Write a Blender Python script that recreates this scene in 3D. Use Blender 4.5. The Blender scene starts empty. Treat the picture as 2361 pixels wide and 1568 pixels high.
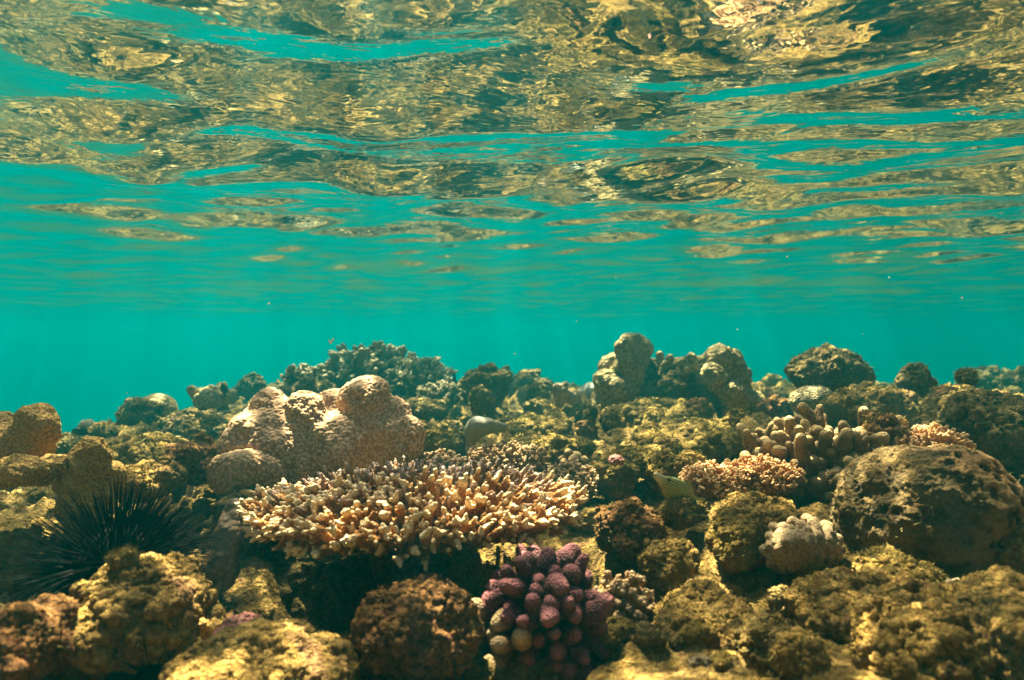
import bpy, math, random
import numpy as np

scene = bpy.context.scene
COL = scene.collection
R = math.radians

# ---------------------------------------------------------------- camera
cam_data = bpy.data.cameras.new("camera")
cam = bpy.data.objects.new("camera", cam_data)
COL.objects.link(cam)
cam.location = (0, 0, 0)
cam.rotation_euler = (R(90), 0, 0)
cam_data.sensor_width = 36.0
cam_data.lens = 23.46
cam_data.clip_start = 0.02
cam_data.clip_end = 600
cam_data.dof.use_dof = True
cam_data.dof.focus_distance = 1.15
cam_data.dof.aperture_fstop = 4.5
scene.camera = cam

# ---------------------------------------------------------------- sky, sun, exposure
SUN_EL, SUN_AZ = 63.0, -19.0       # azimuth: degrees from +Y (ahead) towards +X
world = bpy.data.worlds.new("World")
scene.world = world
world.use_nodes = True
wn = world.node_tree.nodes
wl = world.node_tree.links
sky = wn.new("ShaderNodeTexSky")
sky.sky_type = 'NISHITA'
sky.sun_disc = False
sky.sun_elevation = R(SUN_EL)
sky.sun_rotation = R(SUN_AZ)
wl.new(sky.outputs[0], wn["Background"].inputs[0])
wn["Background"].inputs[1].default_value = 0.05

sd = bpy.data.lights.new("sun", 'SUN')
sd.energy = 5.0
sd.angle = R(0.5)
sd.color = (1.0, 0.84, 0.54)
sun = bpy.data.objects.new("sun", sd)
COL.objects.link(sun)
sx = math.cos(R(SUN_EL)) * math.sin(R(SUN_AZ))
sy = math.cos(R(SUN_EL)) * math.cos(R(SUN_AZ))
sz = math.sin(R(SUN_EL))
from mathutils import Vector, Matrix, Euler
sun.rotation_euler = Vector((-sx, -sy, -sz)).to_track_quat('-Z', 'Y').to_euler()
sun.location = (sx * 20, sy * 20, sz * 20)

scene.view_settings.view_transform = 'Standard'
scene.view_settings.look = 'None'
scene.view_settings.exposure = 3.68
scene.view_settings.gamma = 1.0
scene.cycles.max_bounces = 10
scene.cycles.diffuse_bounces = 3
scene.cycles.glossy_bounces = 4
scene.cycles.transparent_max_bounces = 12
scene.cycles.volume_bounces = 3
scene.cycles.sample_clamp_indirect = 4.0

# ---------------------------------------------------------------- numpy noise
_rng = np.random.RandomState(7)
_PERM = _rng.permutation(4096).astype(np.int32)
_G = _rng.normal(size=(4096, 3)).astype(np.float32)
_G /= np.linalg.norm(_G, axis=1)[:, None]
_V = _rng.rand(4096, 3).astype(np.float32)

def _hash(i, j, k):
    h = _PERM[i & 4095]
    h = _PERM[(h + j) & 4095]
    return _PERM[(h + k) & 4095]

def perlin(p):
    p = np.asarray(p, np.float32)
    i0 = np.floor(p).astype(np.int32)
    f = p - i0
    u = f * f * f * (f * (f * 6 - 15) + 10)
    res = 0
    for dx in (0, 1):
        wx = u[:, 0] if dx else 1 - u[:, 0]
        for dy in (0, 1):
            wy = u[:, 1] if dy else 1 - u[:, 1]
            for dz in (0, 1):
                wz = u[:, 2] if dz else 1 - u[:, 2]
                g = _G[_hash(i0[:, 0] + dx, i0[:, 1] + dy, i0[:, 2] + dz)]
                d = g[:, 0] * (f[:, 0] - dx) + g[:, 1] * (f[:, 1] - dy) + g[:, 2] * (f[:, 2] - dz)
                res = res + wx * wy * wz * d
    return res * 1.6

def fbm(p, octaves=4, gain=0.5, ridged=False):
    p = np.asarray(p, np.float32)
    a, tot, s = 1.0, 0.0, 0
    for o in range(octaves):
        n = perlin(p * (2.03 ** o) + 17.3 * o)
        if ridged:
            n = 1 - 2 * np.abs(n)
        s = s + a * n
        tot += a
        a *= gain
    return s / tot

def worley(p):
    """distance to the nearest and second nearest feature point"""
    p = np.asarray(p, np.float32)
    i0 = np.floor(p).astype(np.int32)
    f = p - i0
    d1 = np.full(len(p), 9.0, np.float32)
    d2 = d1.copy()
    for dx in (-1, 0, 1):
        for dy in (-1, 0, 1):
            for dz in (-1, 0, 1):
                h = _hash(i0[:, 0] + dx, i0[:, 1] + dy, i0[:, 2] + dz)
                v = _V[h]
                ex = v[:, 0] + dx - f[:, 0]
                ey = v[:, 1] + dy - f[:, 1]
                ez = v[:, 2] + dz - f[:, 2]
                d = ex * ex + ey * ey + ez * ez
                n1 = np.minimum(d1, d)
                d2 = np.minimum(np.maximum(d1, d), d2)
                d1 = n1
    return np.sqrt(d1), np.sqrt(d2)

# ---------------------------------------------------------------- mesh helpers
def make_mesh(name, V, F, smooth=True, attrs=None):
    """V (n,3); F: (m,4) or (m,3) int array, or a list of such arrays"""
    V = np.asarray(V, np.float32)
    Fs = F if isinstance(F, list) else [F]
    Fs = [np.asarray(f, np.int32) for f in Fs if len(f)]
    me = bpy.data.meshes.new(name)
    me.vertices.add(len(V))
    me.vertices.foreach_set("co", V.ravel())
    tot = sum(f.size for f in Fs)
    npoly = sum(len(f) for f in Fs)
    me.loops.add(tot)
    me.loops.foreach_set("vertex_index", np.concatenate([f.ravel() for f in Fs]))
    me.polygons.add(npoly)
    sizes = np.concatenate([np.full(len(f), f.shape[1], np.int32) for f in Fs])
    starts = np.concatenate([[0], np.cumsum(sizes)[:-1]]).astype(np.int32)
    me.polygons.foreach_set("loop_start", starts)
    me.polygons.foreach_set("use_smooth", np.full(npoly, smooth, bool))
    if attrs:
        for k, a in attrs.items():
            at = me.attributes.new(k, 'FLOAT', 'POINT')
            at.data.foreach_set("value", np.asarray(a, np.float32))
    me.update(calc_edges=True)
    me.validate()
    return me

def normals(V, F):
    N = np.zeros_like(V)
    a, b, c = V[F[:, 0]], V[F[:, 1]], V[F[:, 2]]
    if F.shape[1] == 4:
        n = np.cross(c - a, V[F[:, 3]] - b)
    else:
        n = np.cross(b - a, c - a)
    for k in range(F.shape[1]):
        for ax in range(3):
            N[:, ax] += np.bincount(F[:, k], n[:, ax], len(V))
    return N / (np.linalg.norm(N, axis=1)[:, None] + 1e-12)

def obj(name, me, material=None, parent=None, loc=(0, 0, 0), rot=(0, 0, 0), scale=(1, 1, 1)):
    o = bpy.data.objects.new(name, me)
    COL.objects.link(o)
    o.location = loc
    o.rotation_euler = rot
    o.scale = scale
    if material is not None and me is not None and not me.materials:
        me.materials.append(material)
    if parent is not None:
        o.parent = parent
    return o

def tag(o, label=None, cat=None, group=None, kind=None):
    if label: o['label'] = label
    if cat: o['category'] = cat
    if group: o['group'] = group
    if kind: o['kind'] = kind
    return o

def thing(name, label, cat, loc=(0, 0, 0), rot=(0, 0, 0), group=None):
    o = obj(name, None, None, None, loc, rot)
    o.empty_display_size = 0.05
    return tag(o, label, cat, group)

FPX = 1538.6
def at(px, py, d):
    """point of the place seen at pixel (px, py) of the 2361 x 1568 view, d metres ahead"""
    return np.array([(px - 1180.5) / FPX * d, d, -(py - 784) / FPX * d])

def surface_nets(Fv, origin, h):
    """vertices and quads of the zero level of a grid (negative inside)"""
    nx, ny, nz = Fv.shape
    S = Fv < 0
    c = S[:-1, :-1, :-1].astype(np.int8)
    tot = np.zeros_like(c)
    for dx in (0, 1):
        for dy in (0, 1):
            for dz in (0, 1):
                tot += S[dx:nx - 1 + dx, dy:ny - 1 + dy, dz:nz - 1 + dz]
    act = (tot > 0) & (tot < 8)
    I, J, K = np.nonzero(act)
    idx = np.full(act.shape, -1, np.int32)
    idx[I, J, K] = np.arange(len(I))
    acc = np.zeros((len(I), 3), np.float32)
    cnt = np.zeros(len(I), np.float32)
    corners = [(a, b, c2) for a in (0, 1) for b in (0, 1) for c2 in (0, 1)]
    for ca in corners:
        for ax in range(3):
            if ca[ax]:
                continue
            cb = list(ca); cb[ax] = 1
            fa = Fv[I + ca[0], J + ca[1], K + ca[2]]
            fb = Fv[I + cb[0], J + cb[1], K + cb[2]]
            m = (fa < 0) != (fb < 0)
            t = np.where(m, fa / np.where(m, fa - fb, 1), 0)
            for q in range(3):
                acc[:, q] += np.where(m, ca[q] + (t if q == ax else 0), 0)
            cnt += m
    P = acc / np.maximum(cnt, 1)[:, None]
    V = (P + np.stack([I, J, K], 1)) * h + np.asarray(origin, np.float32)
    quads = []
    for ax in range(3):
        a1, a2 = (ax + 1) % 3, (ax + 2) % 3
        sl0 = [slice(None)] * 3; sl1 = [slice(None)] * 3
        sl0[ax] = slice(0, -1); sl1[ax] = slice(1, None)
        A, B = S[tuple(sl0)], S[tuple(sl1)]
        E = np.argwhere(A != B)
        ok = (E[:, a1] > 0) & (E[:, a2] > 0) & (E[:, a1] < act.shape[a1]) & (E[:, a2] < act.shape[a2])
        E = E[ok]
        def cell(o1, o2):
            q = E.copy(); q[:, a1] -= o1; q[:, a2] -= o2
            return idx[q[:, 0], q[:, 1], q[:, 2]]
        Q = np.stack([cell(1, 1), cell(0, 1), cell(0, 0), cell(1, 0)], 1)
        inside = A[E[:, 0], E[:, 1], E[:, 2]]
        Q[~inside] = Q[~inside][:, ::-1]
        quads.append(Q)
    Q = np.concatenate(quads)
    Q = Q[(Q >= 0).all(1)]
    return V.astype(np.float32), Q

def grid_points(lo, hi, h):
    lo = np.asarray(lo, np.float32); hi = np.asarray(hi, np.float32)
    n = np.ceil((hi - lo) / h).astype(int) + 1
    ax = [lo[i] + np.arange(n[i], dtype=np.float32) * h for i in range(3)]
    X, Y, Z = np.meshgrid(*ax, indexing='ij')
    return np.stack([X.ravel(), Y.ravel(), Z.ravel()], 1), tuple(n)

def smin(a, b, k):
    hh = np.maximum(k - np.abs(a - b), 0) / k
    return np.minimum(a, b) - hh * hh * k * 0.25

def capsule(P, a, b, ra, rb):
    a = np.asarray(a, np.float32); b = np.asarray(b, np.float32)
    ba = b - a
    t = np.clip(((P - a) @ ba) / max(float(ba @ ba), 1e-9), 0, 1)
    d = np.linalg.norm(P - a - t[:, None] * ba, axis=1)
    return d - (ra + (rb - ra) * t)

def ellipsoid(P, c, r):
    r = np.asarray(r, np.float32)
    q = (P - np.asarray(c, np.float32)) / r
    k = np.linalg.norm(q, axis=1)
    return (k - 1) * float(r.min()) * 0.9 if False else k * (k - 1) / (np.linalg.norm(q / r, axis=1) + 1e-6)

def upsample(F):
    for ax in range(3):
        F = np.moveaxis(F, ax, 0)
        G = np.empty((2 * F.shape[0] - 1,) + F.shape[1:], np.float32)
        G[::2] = F
        G[1::2] = 0.5 * (F[:-1] + F[1:])
        F = np.moveaxis(G, 0, ax)
    return F

def sdf_mesh(fn, lo, hi, h, displace=None, up=False):
    P, n = grid_points(lo, hi, 2 * h if up else h)
    Fv = fn(P).reshape(n).astype(np.float32)
    if up:
        Fv = upsample(Fv)
    V, Q = surface_nets(Fv, lo, h)
    if displace is not None:
        V = V + normals(V, Q) * displace(V)[:, None]
    return V, Q
# ---------------------------------------------------------------- materials
class NT:
    def __init__(self, name):
        self.m = bpy.data.materials.new(name)
        self.m.use_nodes = True
        self.t = self.m.node_tree
        self.t.nodes.clear()
        self.out = self.n("ShaderNodeOutputMaterial")
    def n(self, kind, **kw):
        nd = self.t.nodes.new(kind)
        for k, v in kw.items():
            setattr(nd, k, v)
        return nd
    def l(self, a, b):
        self.t.links.new(a, b)
    def coord(self, scale=(1, 1, 1), kind="Object"):
        tc = self.n("ShaderNodeTexCoord")
        mp = self.n("ShaderNodeMapping")
        mp.inputs["Scale"].default_value = scale
        self.l(tc.outputs[kind], mp.inputs[0])
        return mp.outputs[0]
    def noise(self, co, scale, detail=4, rough=0.6, dist=0.0):
        nd = self.n("ShaderNodeTexNoise")
        nd.inputs["Scale"].default_value = scale
        nd.inputs["Detail"].default_value = detail
        nd.inputs["Roughness"].default_value = rough
        nd.inputs["Distortion"].default_value = dist
        self.l(co, nd.inputs["Vector"])
        return nd.outputs["Fac"]
    def voronoi(self, co, scale, feature='F1', rand=1.0):
        nd = self.n("ShaderNodeTexVoronoi", feature=feature)
        nd.inputs["Scale"].default_value = scale
        nd.inputs["Randomness"].default_value = rand
        self.l(co, nd.inputs["Vector"])
        return nd.outputs["Distance"]
    def ramp(self, fac, stops, interp='LINEAR'):
        nd = self.n("ShaderNodeValToRGB")
        cr = nd.color_ramp
        cr.interpolation = interp
        while len(cr.elements) < len(stops):
            cr.elements.new(0.5)
        for e, (p, c) in zip(cr.elements, stops):
            e.position = p
            e.color = (*c, 1) if len(c) == 3 else c
        self.l(fac, nd.inputs[0])
        return nd.outputs[0]
    def math(self, op, a, b=None, c=None, clamp=False):
        nd = self.n("ShaderNodeMath", operation=op, use_clamp=clamp)
        for i, v in enumerate((a, b, c)):
            if v is None: continue
            if isinstance(v, (int, float)): nd.inputs[i].default_value = v
            else: self.l(v, nd.inputs[i])
        return nd.outputs[0]
    def mix(self, fac, a, b, blend='MIX'):
        nd = self.n("ShaderNodeMix", data_type='RGBA', blend_type=blend)
        for i, v in ((0, fac), (6, a), (7, b)):
            if isinstance(v, (int, float)): nd.inputs[i].default_value = v
            elif isinstance(v, tuple): nd.inputs[i].default_value = (*v, 1)
            else: self.l(v, nd.inputs[i])
        return nd.outputs[2]
    def bump(self, height, dist, strength=1.0, normal=None):
        nd = self.n("ShaderNodeBump")
        nd.inputs["Strength"].default_value = strength
        nd.inputs["Distance"].default_value = dist
        self.l(height, nd.inputs["Height"])
        if normal is not None: self.l(normal, nd.inputs["Normal"])
        return nd.outputs[0]
    def surface(self, color, rough=0.85, normal=None, spec=0.25):
        b = self.n("ShaderNodeBsdfPrincipled")
        if isinstance(color, tuple): b.inputs["Base Color"].default_value = (*color, 1)
        else: self.l(color, b.inputs["Base Color"])
        b.inputs["Roughness"].default_value = rough
        b.inputs["Specular IOR Level"].default_value = spec
        if normal is not None: self.l(normal, b.inputs["Normal"])
        self.l(b.outputs[0], self.out.inputs[0])
        return self.m

def reef_rock(name, pale, turf, brown, accent=(0.17, 0.07, 0.06), turf_amt=0.5, scale=1.0, seed=0.0, bump=1.0):
    """encrusted limestone: pale sediment, olive turf, brown crust, a little coralline pink"""
    warm = lambda c, k=1.0: (min(.8, c[0] * 1.15 * k), c[1] * 1.0 * k, c[2] * 0.78 * k)
    pale, turf, brown, accent = warm(pale, 1.12), warm(turf, 1.05), warm(brown), warm(accent)
    t = NT(name)
    tc = t.n("ShaderNodeTexCoord")
    mp = t.n("ShaderNodeMapping")
    mp.inputs["Location"].default_value = (seed, seed * 1.7, -seed)
    mp.inputs["Scale"].default_value = (scale, scale, scale)
    t.l(tc.outputs["Object"], mp.inputs[0])
    co = mp.outputs[0]
    big = t.noise(co, 5.0, 5, 0.62, 0.4)
    mid = t.noise(co, 26.0, 5, 0.65, 0.3)
    fine = t.noise(co, 130.0, 4, 0.65)
    grit = t.noise(co, 420.0, 2, 0.6)
    c1 = t.ramp(mid, [(0.36, tuple(0.6 * v for v in brown)), (0.47, brown), (0.53, turf), (0.64, pale)])
    c2 = t.ramp(fine, [(0.36, tuple(0.45 * v for v in brown)), (0.50, turf), (0.62, pale)])
    c = t.mix(0.5, c1, c2)
    patch = t.ramp(big, [(0.5 - 0.3 * turf_amt, (0, 0, 0)), (0.62 - 0.2 * turf_amt, (1, 1, 1))])
    tv = t.mix(fine, tuple(0.45 * v for v in turf), tuple(min(1.0, 1.35 * v) for v in turf))
    c = t.mix(t.math('MULTIPLY', patch, 0.5), c, tv)
    pk = t.noise(co, 11.0, 4, 0.6, 1.0)
    pm = t.ramp(pk, [(0.62, (0, 0, 0)), (0.70, (1, 1, 1))])
    c = t.mix(t.math('MULTIPLY', pm, 0.5), c, accent)
    c = t.mix(t.math('MULTIPLY', t.ramp(grit, [(0.58, (0, 0, 0)), (0.72, (1, 1, 1))]), 0.5), c, pale)
    pit = t.voronoi(co, 75.0)
    hsum = t.math('ADD', t.math('MULTIPLY', mid, 1.2), t.math('MULTIPLY', fine, 0.55))
    hsum = t.math('ADD', hsum, t.math('MULTIPLY', grit, 0.2))
    hsum = t.math('ADD', hsum, t.math('MULTIPLY', t.math('MINIMUM', pit, 0.5), 0.5))
    nb = t.bump(hsum, 0.040 * bump / scale, 1.0)
    return t.surface(c, 0.9, nb, 0.2)

PALE = (0.48, 0.36, 0.15)
TURF = (0.225, 0.148, 0.034)
BROWN = (0.075, 0.045, 0.018)
M = {}
M['reef'] = reef_rock("reef_limestone", PALE, TURF, BROWN)
# ---------------------------------------------------------------- the water surface, seen from below
H_WATER = 0.36
def wave_height(x, y):
    z = np.zeros_like(x)
    rs = np.random.RandomState(11)
    for lam, amp, n in ((1.5, 0.0074, 4), (0.75, 0.0050, 6), (0.36, 0.0034, 8), (0.18, 0.00105, 9), (0.09, 0.00025, 9)):
        for k in range(n):
            th = R(78) + rs.normal() * (0.38 if lam > 0.5 else 0.5)
            l = lam * rs.uniform(0.75, 1.35)
            kx, ky = math.cos(th) * 2 * math.pi / l, math.sin(th) * 2 * math.pi / l
            ph = rs.uniform(0, 6.28)
            wob = 0.9 * np.sin(x * rs.uniform(0.8, 2.4) / lam ** 0.5 + rs.uniform(0, 6)) + 0.9 * np.sin(y * rs.uniform(0.8, 2.4) / lam ** 0.5 + rs.uniform(0, 6))
            z += amp * rs.uniform(0.5, 1.0) * np.sin(kx * x + ky * y + ph + wob)
    return z

def build_water():
    n = 1000
    u = np.linspace(-1, 1, n)
    a = 1.3
    gx = a * np.sinh(u * math.asinh(150 / a))
    gy = a * np.sinh(u * math.asinh(150 / a)) + 1.6
    X, Y = np.meshgrid(gx, gy, indexing='ij')
    r = np.hypot(X, Y)
    Z = H_WATER + wave_height(X.ravel(), Y.ravel()).reshape(X.shape) * np.exp(-np.maximum(r - 8, 0) / 14)
    V = np.stack([X.ravel(), Y.ravel(), Z.ravel()], 1)
    i = np.arange(n * n).reshape(n, n)
    F = np.stack([i[:-1, :-1].ravel(), i[1:, :-1].ravel(), i[1:, 1:].ravel(), i[:-1, 1:].ravel()], 1)
    t = NT("water_surface")
    co = t.coord(kind="Object")
    mp = t.n("ShaderNodeMapping"); mp.inputs["Scale"].default_value = (0.75, 1.0, 1.0); t.l(co, mp.inputs[0])
    r1 = t.noise(mp.outputs[0], 9.0, 3, 0.55, 0.6)
    r2 = t.noise(mp.outputs[0], 34.0, 2, 0.5, 0.4)
    hs = t.math('ADD', t.math('MULTIPLY', r1, 1.0), t.math('MULTIPLY', r2, 0.16))
    nb = t.bump(hs, 0.0035, 1.0)
    fr = t.n("ShaderNodeFresnel"); fr.inputs[0].default_value = 1.33
    t.l(nb, fr.inputs["Normal"])
    # caustic net painted into the surface's transparency, standing in for light focused by waves
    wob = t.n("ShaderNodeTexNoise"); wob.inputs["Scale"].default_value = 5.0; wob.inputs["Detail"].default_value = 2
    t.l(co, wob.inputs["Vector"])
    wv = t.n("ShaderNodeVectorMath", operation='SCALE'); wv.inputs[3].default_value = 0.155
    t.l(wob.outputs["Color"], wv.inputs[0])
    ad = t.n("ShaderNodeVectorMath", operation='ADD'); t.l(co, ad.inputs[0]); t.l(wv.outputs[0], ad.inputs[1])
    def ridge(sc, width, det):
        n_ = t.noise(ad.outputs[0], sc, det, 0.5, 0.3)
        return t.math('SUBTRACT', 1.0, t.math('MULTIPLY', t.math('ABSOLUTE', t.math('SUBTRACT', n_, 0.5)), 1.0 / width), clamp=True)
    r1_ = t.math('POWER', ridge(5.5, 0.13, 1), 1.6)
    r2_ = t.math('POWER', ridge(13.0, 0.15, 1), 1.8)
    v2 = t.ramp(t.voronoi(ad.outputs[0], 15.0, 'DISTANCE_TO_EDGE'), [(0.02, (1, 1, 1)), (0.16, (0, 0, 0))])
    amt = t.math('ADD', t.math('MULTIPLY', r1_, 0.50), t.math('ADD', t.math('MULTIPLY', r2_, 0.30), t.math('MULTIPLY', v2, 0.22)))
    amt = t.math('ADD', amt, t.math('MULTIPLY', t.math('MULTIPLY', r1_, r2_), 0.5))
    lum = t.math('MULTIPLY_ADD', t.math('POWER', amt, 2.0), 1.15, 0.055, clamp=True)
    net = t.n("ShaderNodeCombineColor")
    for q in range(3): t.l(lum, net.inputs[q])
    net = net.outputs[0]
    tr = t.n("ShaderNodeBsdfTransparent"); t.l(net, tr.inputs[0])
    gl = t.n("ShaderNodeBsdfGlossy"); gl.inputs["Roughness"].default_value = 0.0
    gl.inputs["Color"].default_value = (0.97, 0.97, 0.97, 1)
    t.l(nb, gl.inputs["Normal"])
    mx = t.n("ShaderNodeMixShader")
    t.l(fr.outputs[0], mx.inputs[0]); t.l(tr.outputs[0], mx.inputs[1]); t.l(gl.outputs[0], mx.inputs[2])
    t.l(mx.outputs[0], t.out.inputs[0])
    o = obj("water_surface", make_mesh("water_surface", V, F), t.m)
    tag(o, kind='structure')
build_water()

# ---------------------------------------------------------------- the seabed
CTRL = []
def row(d, *pz):
    for px, z in pz:
        CTRL.append(((px - 1180.5) / FPX * d, d, z))
row(0.30, (-600, -.40), (400, -.42), (1180, -.42), (2000, -.42), (2900, -.38))
row(0.52, (0, -.32), (400, -.33), (800, -.33), (1180, -.34), (1600, -.33), (2000, -.325), (2361, -.31))
row(0.75, (-300, -.33), (100, -.355), (400, -.37), (600, -.355), (850, -.37), (1200, -.385), (1450, -.35), (1700, -.325), (2000, -.315), (2361, -.295), (2800, -.29))
row(1.0, (-300, -.33), (100, -.345), (330, -.37), (500, -.375), (750, -.44), (1000, -.46), (1250, -.44), (1480, -.335), (1700, -.305), (1900, -.29), (2361, -.29), (2700, -.29))
row(1.4, (-300, -.35), (100, -.355), (400, -.325), (700, -.34), (950, -.36), (1200, -.31), (1400, -.345), (1550, -.37), (1700, -.32), (2000, -.29), (2361, -.33), (2700, -.33))
row(2.0, (-300, -.40), (100, -.365), (300, -.335), (600, -.31), (1000, -.30), (1300, -.285), (1450, -.29), (1600, -.295), (1800, -.28), (2000, -.285), (2361, -.33), (2800, -.33))
row(3.0, (-300, -.75), (100, -.62), (230, -.48), (330, -.39), (600, -.33), (1000, -.295), (1300, -.30), (1700, -.275), (2000, -.29), (2361, -.31), (2800, -.31))
row(4.0, (-300, -1.3), (100, -1.1), (300, -.75), (500, -.45), (650, -.355), (1000, -.315), (1300, -.32), (1700, -.32), (2000, -.34), (2361, -.33), (2800, -.35))
row(5.2, (-300, -2.6), (100, -2.4), (300, -2.2), (600, -1.9), (1000, -1.6), (1300, -1.6), (1700, -1.6), (2000, -1.6), (2361, -1.5), (2800, -1.5))
row(7.5, (-300, -4.5), (300, -4.4), (1000, -4.2), (1700, -4.2), (2361, -4.2), (2800, -4.2))
for yy in (-6, -2, -.6):
    for xx in (-6, -2, 0, 2, 6):
        CTRL.append((xx, yy, -.42))
for xx in (-1.2, -.7, .7, 1.2):
    CTRL.append((xx, 0.0, -.40))
CTRL = np.array(CTRL)

def base_z(x, y):
    shp = x.shape
    x = x.ravel(); y = y.ravel()
    r = np.hypot(x, y)
    lx, ly = x / (0.25 + np.hypot(x, y - 0)), np.log(0.25 + np.hypot(x, np.maximum(y, 0)))
    cx, cy = CTRL[:, 0], CTRL[:, 1]
    num = np.zeros_like(x); den = np.zeros_like(x)
    for k in range(len(CTRL)):
        d2 = (x - cx[k]) ** 2 + (y - cy[k]) ** 2
        s2 = (0.10 + 0.13 * math.hypot(cx[k], cy[k])) ** 2
        w = 1.0 / (d2 / s2 + 0.08) ** 2.2
        num += w * CTRL[k, 2]; den += w
    z = num / den
    f = np.clip((r - 7) / 6, 0, 1); f = f * f * (3 - 2 * f)
    z = z * (1 - f) + f * np.minimum(z, -4.2 - 0.6 * np.clip((r - 12) / 25, 0, 1))
    return z.reshape(shp)

def reef_relief(P, r):
    """height detail of the reef flat in metres"""
    amp = np.clip(r / 1.1, 0.75, 2.4)
    a = fbm(P * 2.6 + 3.1, 4) * 0.035
    b = fbm(P * 8.0, 4, 0.55, True) * 0.024 + 0.014 * np.abs(fbm(P * 15.0 + 9, 3))
    w1, w2 = worley(P * 13.0 + 0.35 * fbm(P * 20, 2)[:, None])
    knob = np.clip(0.55 - w1, 0, 1) * 0.030
    w3, w4 = worley(P * 34.0)
    knob2 = np.clip(0.5 - w3, 0, 1) * 0.011
    hole = -np.clip(fbm(P * 7.5 + 40, 3) - 0.16, 0, 0.4) * 0.30
    fine = fbm(P * 60, 3, 0.6, True) * 0.0032
    return (a + b + knob + hole) * amp + knob2 * np.clip(amp, .5, 1.3) + fine * np.clip(amp, .6, 1.5)

def build_seabed():
    front = np.linspace(R(-47), R(47), 1000)
    rest = np.linspace(R(47), R(313), 90)[1:-1]
    th = np.concatenate([front, rest])
    rr = np.concatenate([[0.02, 0.12, 0.2], np.geomspace(0.28, 7.0, 900), np.geomspace(7.0, 148, 70)[1:]])
    T, Rr = np.meshgrid(th, rr, indexing='ij')
    X, Y = np.sin(T) * Rr, np.cos(T) * Rr
    Z = base_z(X, Y)
    P = np.stack([X.ravel(), Y.ravel(), Z.ravel()], 1)
    r = Rr.ravel()
    dz = reef_relief(P, r)
    # sideways push so that ledges hang over
    e = np.stack([fbm(P * 7 + 11, 3), fbm(P * 7 + 77, 3), np.zeros(len(P))], 1) * (0.028 * np.clip(r / 1.2, .5, 2.0))[:, None]
    far = np.clip((14 - r) / 6, 0.15, 1)
    P[:, 2] += dz * far
    P += e * far[:, None]
    nt, nr = T.shape
    i = np.arange(nt * nr).reshape(nt, nr)
    i2 = np.concatenate([i, i[:1]], 0)
    F = np.stack([i2[:-1, :-1].ravel(), i2[:-1, 1:].ravel(), i2[1:, 1:].ravel(), i2[1:, :-1].ravel()], 1)
    F = F[:, ::-1]
    N = normals(P.astype(np.float32), F)
    if N[:, 2].mean() < 0:
        F = F[:, ::-1]
    c = len(P)
    o = obj("seabed", make_mesh("seabed", P, F), M['reef'])
    tag(o, kind='structure')
    return P, nt, nr, th, rr
SB_P, SB_NT, SB_NR, SB_TH, SB_RR = build_seabed()

def ground(x, y):
    """height of the seabed under a point"""
    d = (SB_P[:, 0] - x) ** 2 + (SB_P[:, 1] - y) ** 2
    return float(SB_P[np.argmin(d), 2])

# ---------------------------------------------------------------- the water itself
def build_haze():
    x0, x1, y0, y1, z0, z1 = -155, 155, -155, 155, -6.5, 0.52
    V = [(x, y, z) for x in (x0, x1) for y in (y0, y1) for z in (z0, z1)]
    F = np.array([[0, 1, 3, 2], [4, 6, 7, 5], [0, 4, 5, 1], [2, 3, 7, 6], [0, 2, 6, 4], [1, 5, 7, 3]])
    t = NT("sea_water")
    pv = t.n("ShaderNodeVolumePrincipled")
    pv.inputs["Color"].default_value = (0.0, 0.222, 0.27, 1)
    pv.inputs["Density"].default_value = 0.155
    pv.inputs["Anisotropy"].default_value = 0.7
    pv.inputs["Absorption Color"].default_value = (0, 0.25, 0.25, 1)
    t.l(pv.outputs[0], t.out.inputs["Volume"])
    o = obj("haze", make_mesh("haze", V, F, smooth=False), t.m)
    tag(o, kind='stuff')
build_haze()
# ---------------------------------------------------------------- coral materials
def polyp_mat(name, pale, mid, dark, cell, depth, var=4.0, rough=0.8, tip=None, tip_at=(0.72, 0.98), rand=1.0, spec=0.25, warp=0.0):
    """living coral skin: little raised cups; an optional pale tip driven by the mesh's own 'tip' value"""
    t = NT(name)
    co = t.coord()
    if warp:
        nz = t.n("ShaderNodeTexNoise"); nz.inputs["Scale"].default_value = cell * 0.35; t.l(co, nz.inputs["Vector"])
        sc = t.n("ShaderNodeVectorMath", operation='SCALE'); sc.inputs[3].default_value = warp / cell; t.l(nz.outputs["Color"], sc.inputs[0])
        ad = t.n("ShaderNodeVectorMath", operation='ADD'); t.l(co, ad.inputs[0]); t.l(sc.outputs[0], ad.inputs[1])
        co = ad.outputs[0]
    v = t.voronoi(co, cell, 'F1', rand)
    big = t.noise(co, var, 4, 0.6)
    fine = t.noise(co, cell * 2.2, 3, 0.6)
    c = t.ramp(v, [(0.12, pale), (0.45, mid), (0.75, dark)])
    c = t.mix(t.math('MULTIPLY', t.ramp(big, [(0.35, (0, 0, 0)), (0.7, (1, 1, 1))]), 0.45), c, t.mix(fine, dark, mid))
    if tip:
        at_ = t.n("ShaderNodeAttribute"); at_.attribute_name = "tip"
        tv = t.math('ADD', at_.outputs["Fac"], t.math('MULTIPLY', t.math('SUBTRACT', fine, 0.5), 0.25))
        c = t.mix(t.ramp(tv, [(tip_at[0], (0, 0, 0)), (tip_at[1], (1, 1, 1))]), c, tip)
    hgt = t.math('ADD', t.math('MULTIPLY', t.math('SUBTRACT', 0.8, v), 1.0), t.math('MULTIPLY', fine, 0.25))
    nb = t.bump(hgt, depth, 0.9)
    return t.surface(c, rough, nb, spec)

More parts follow.
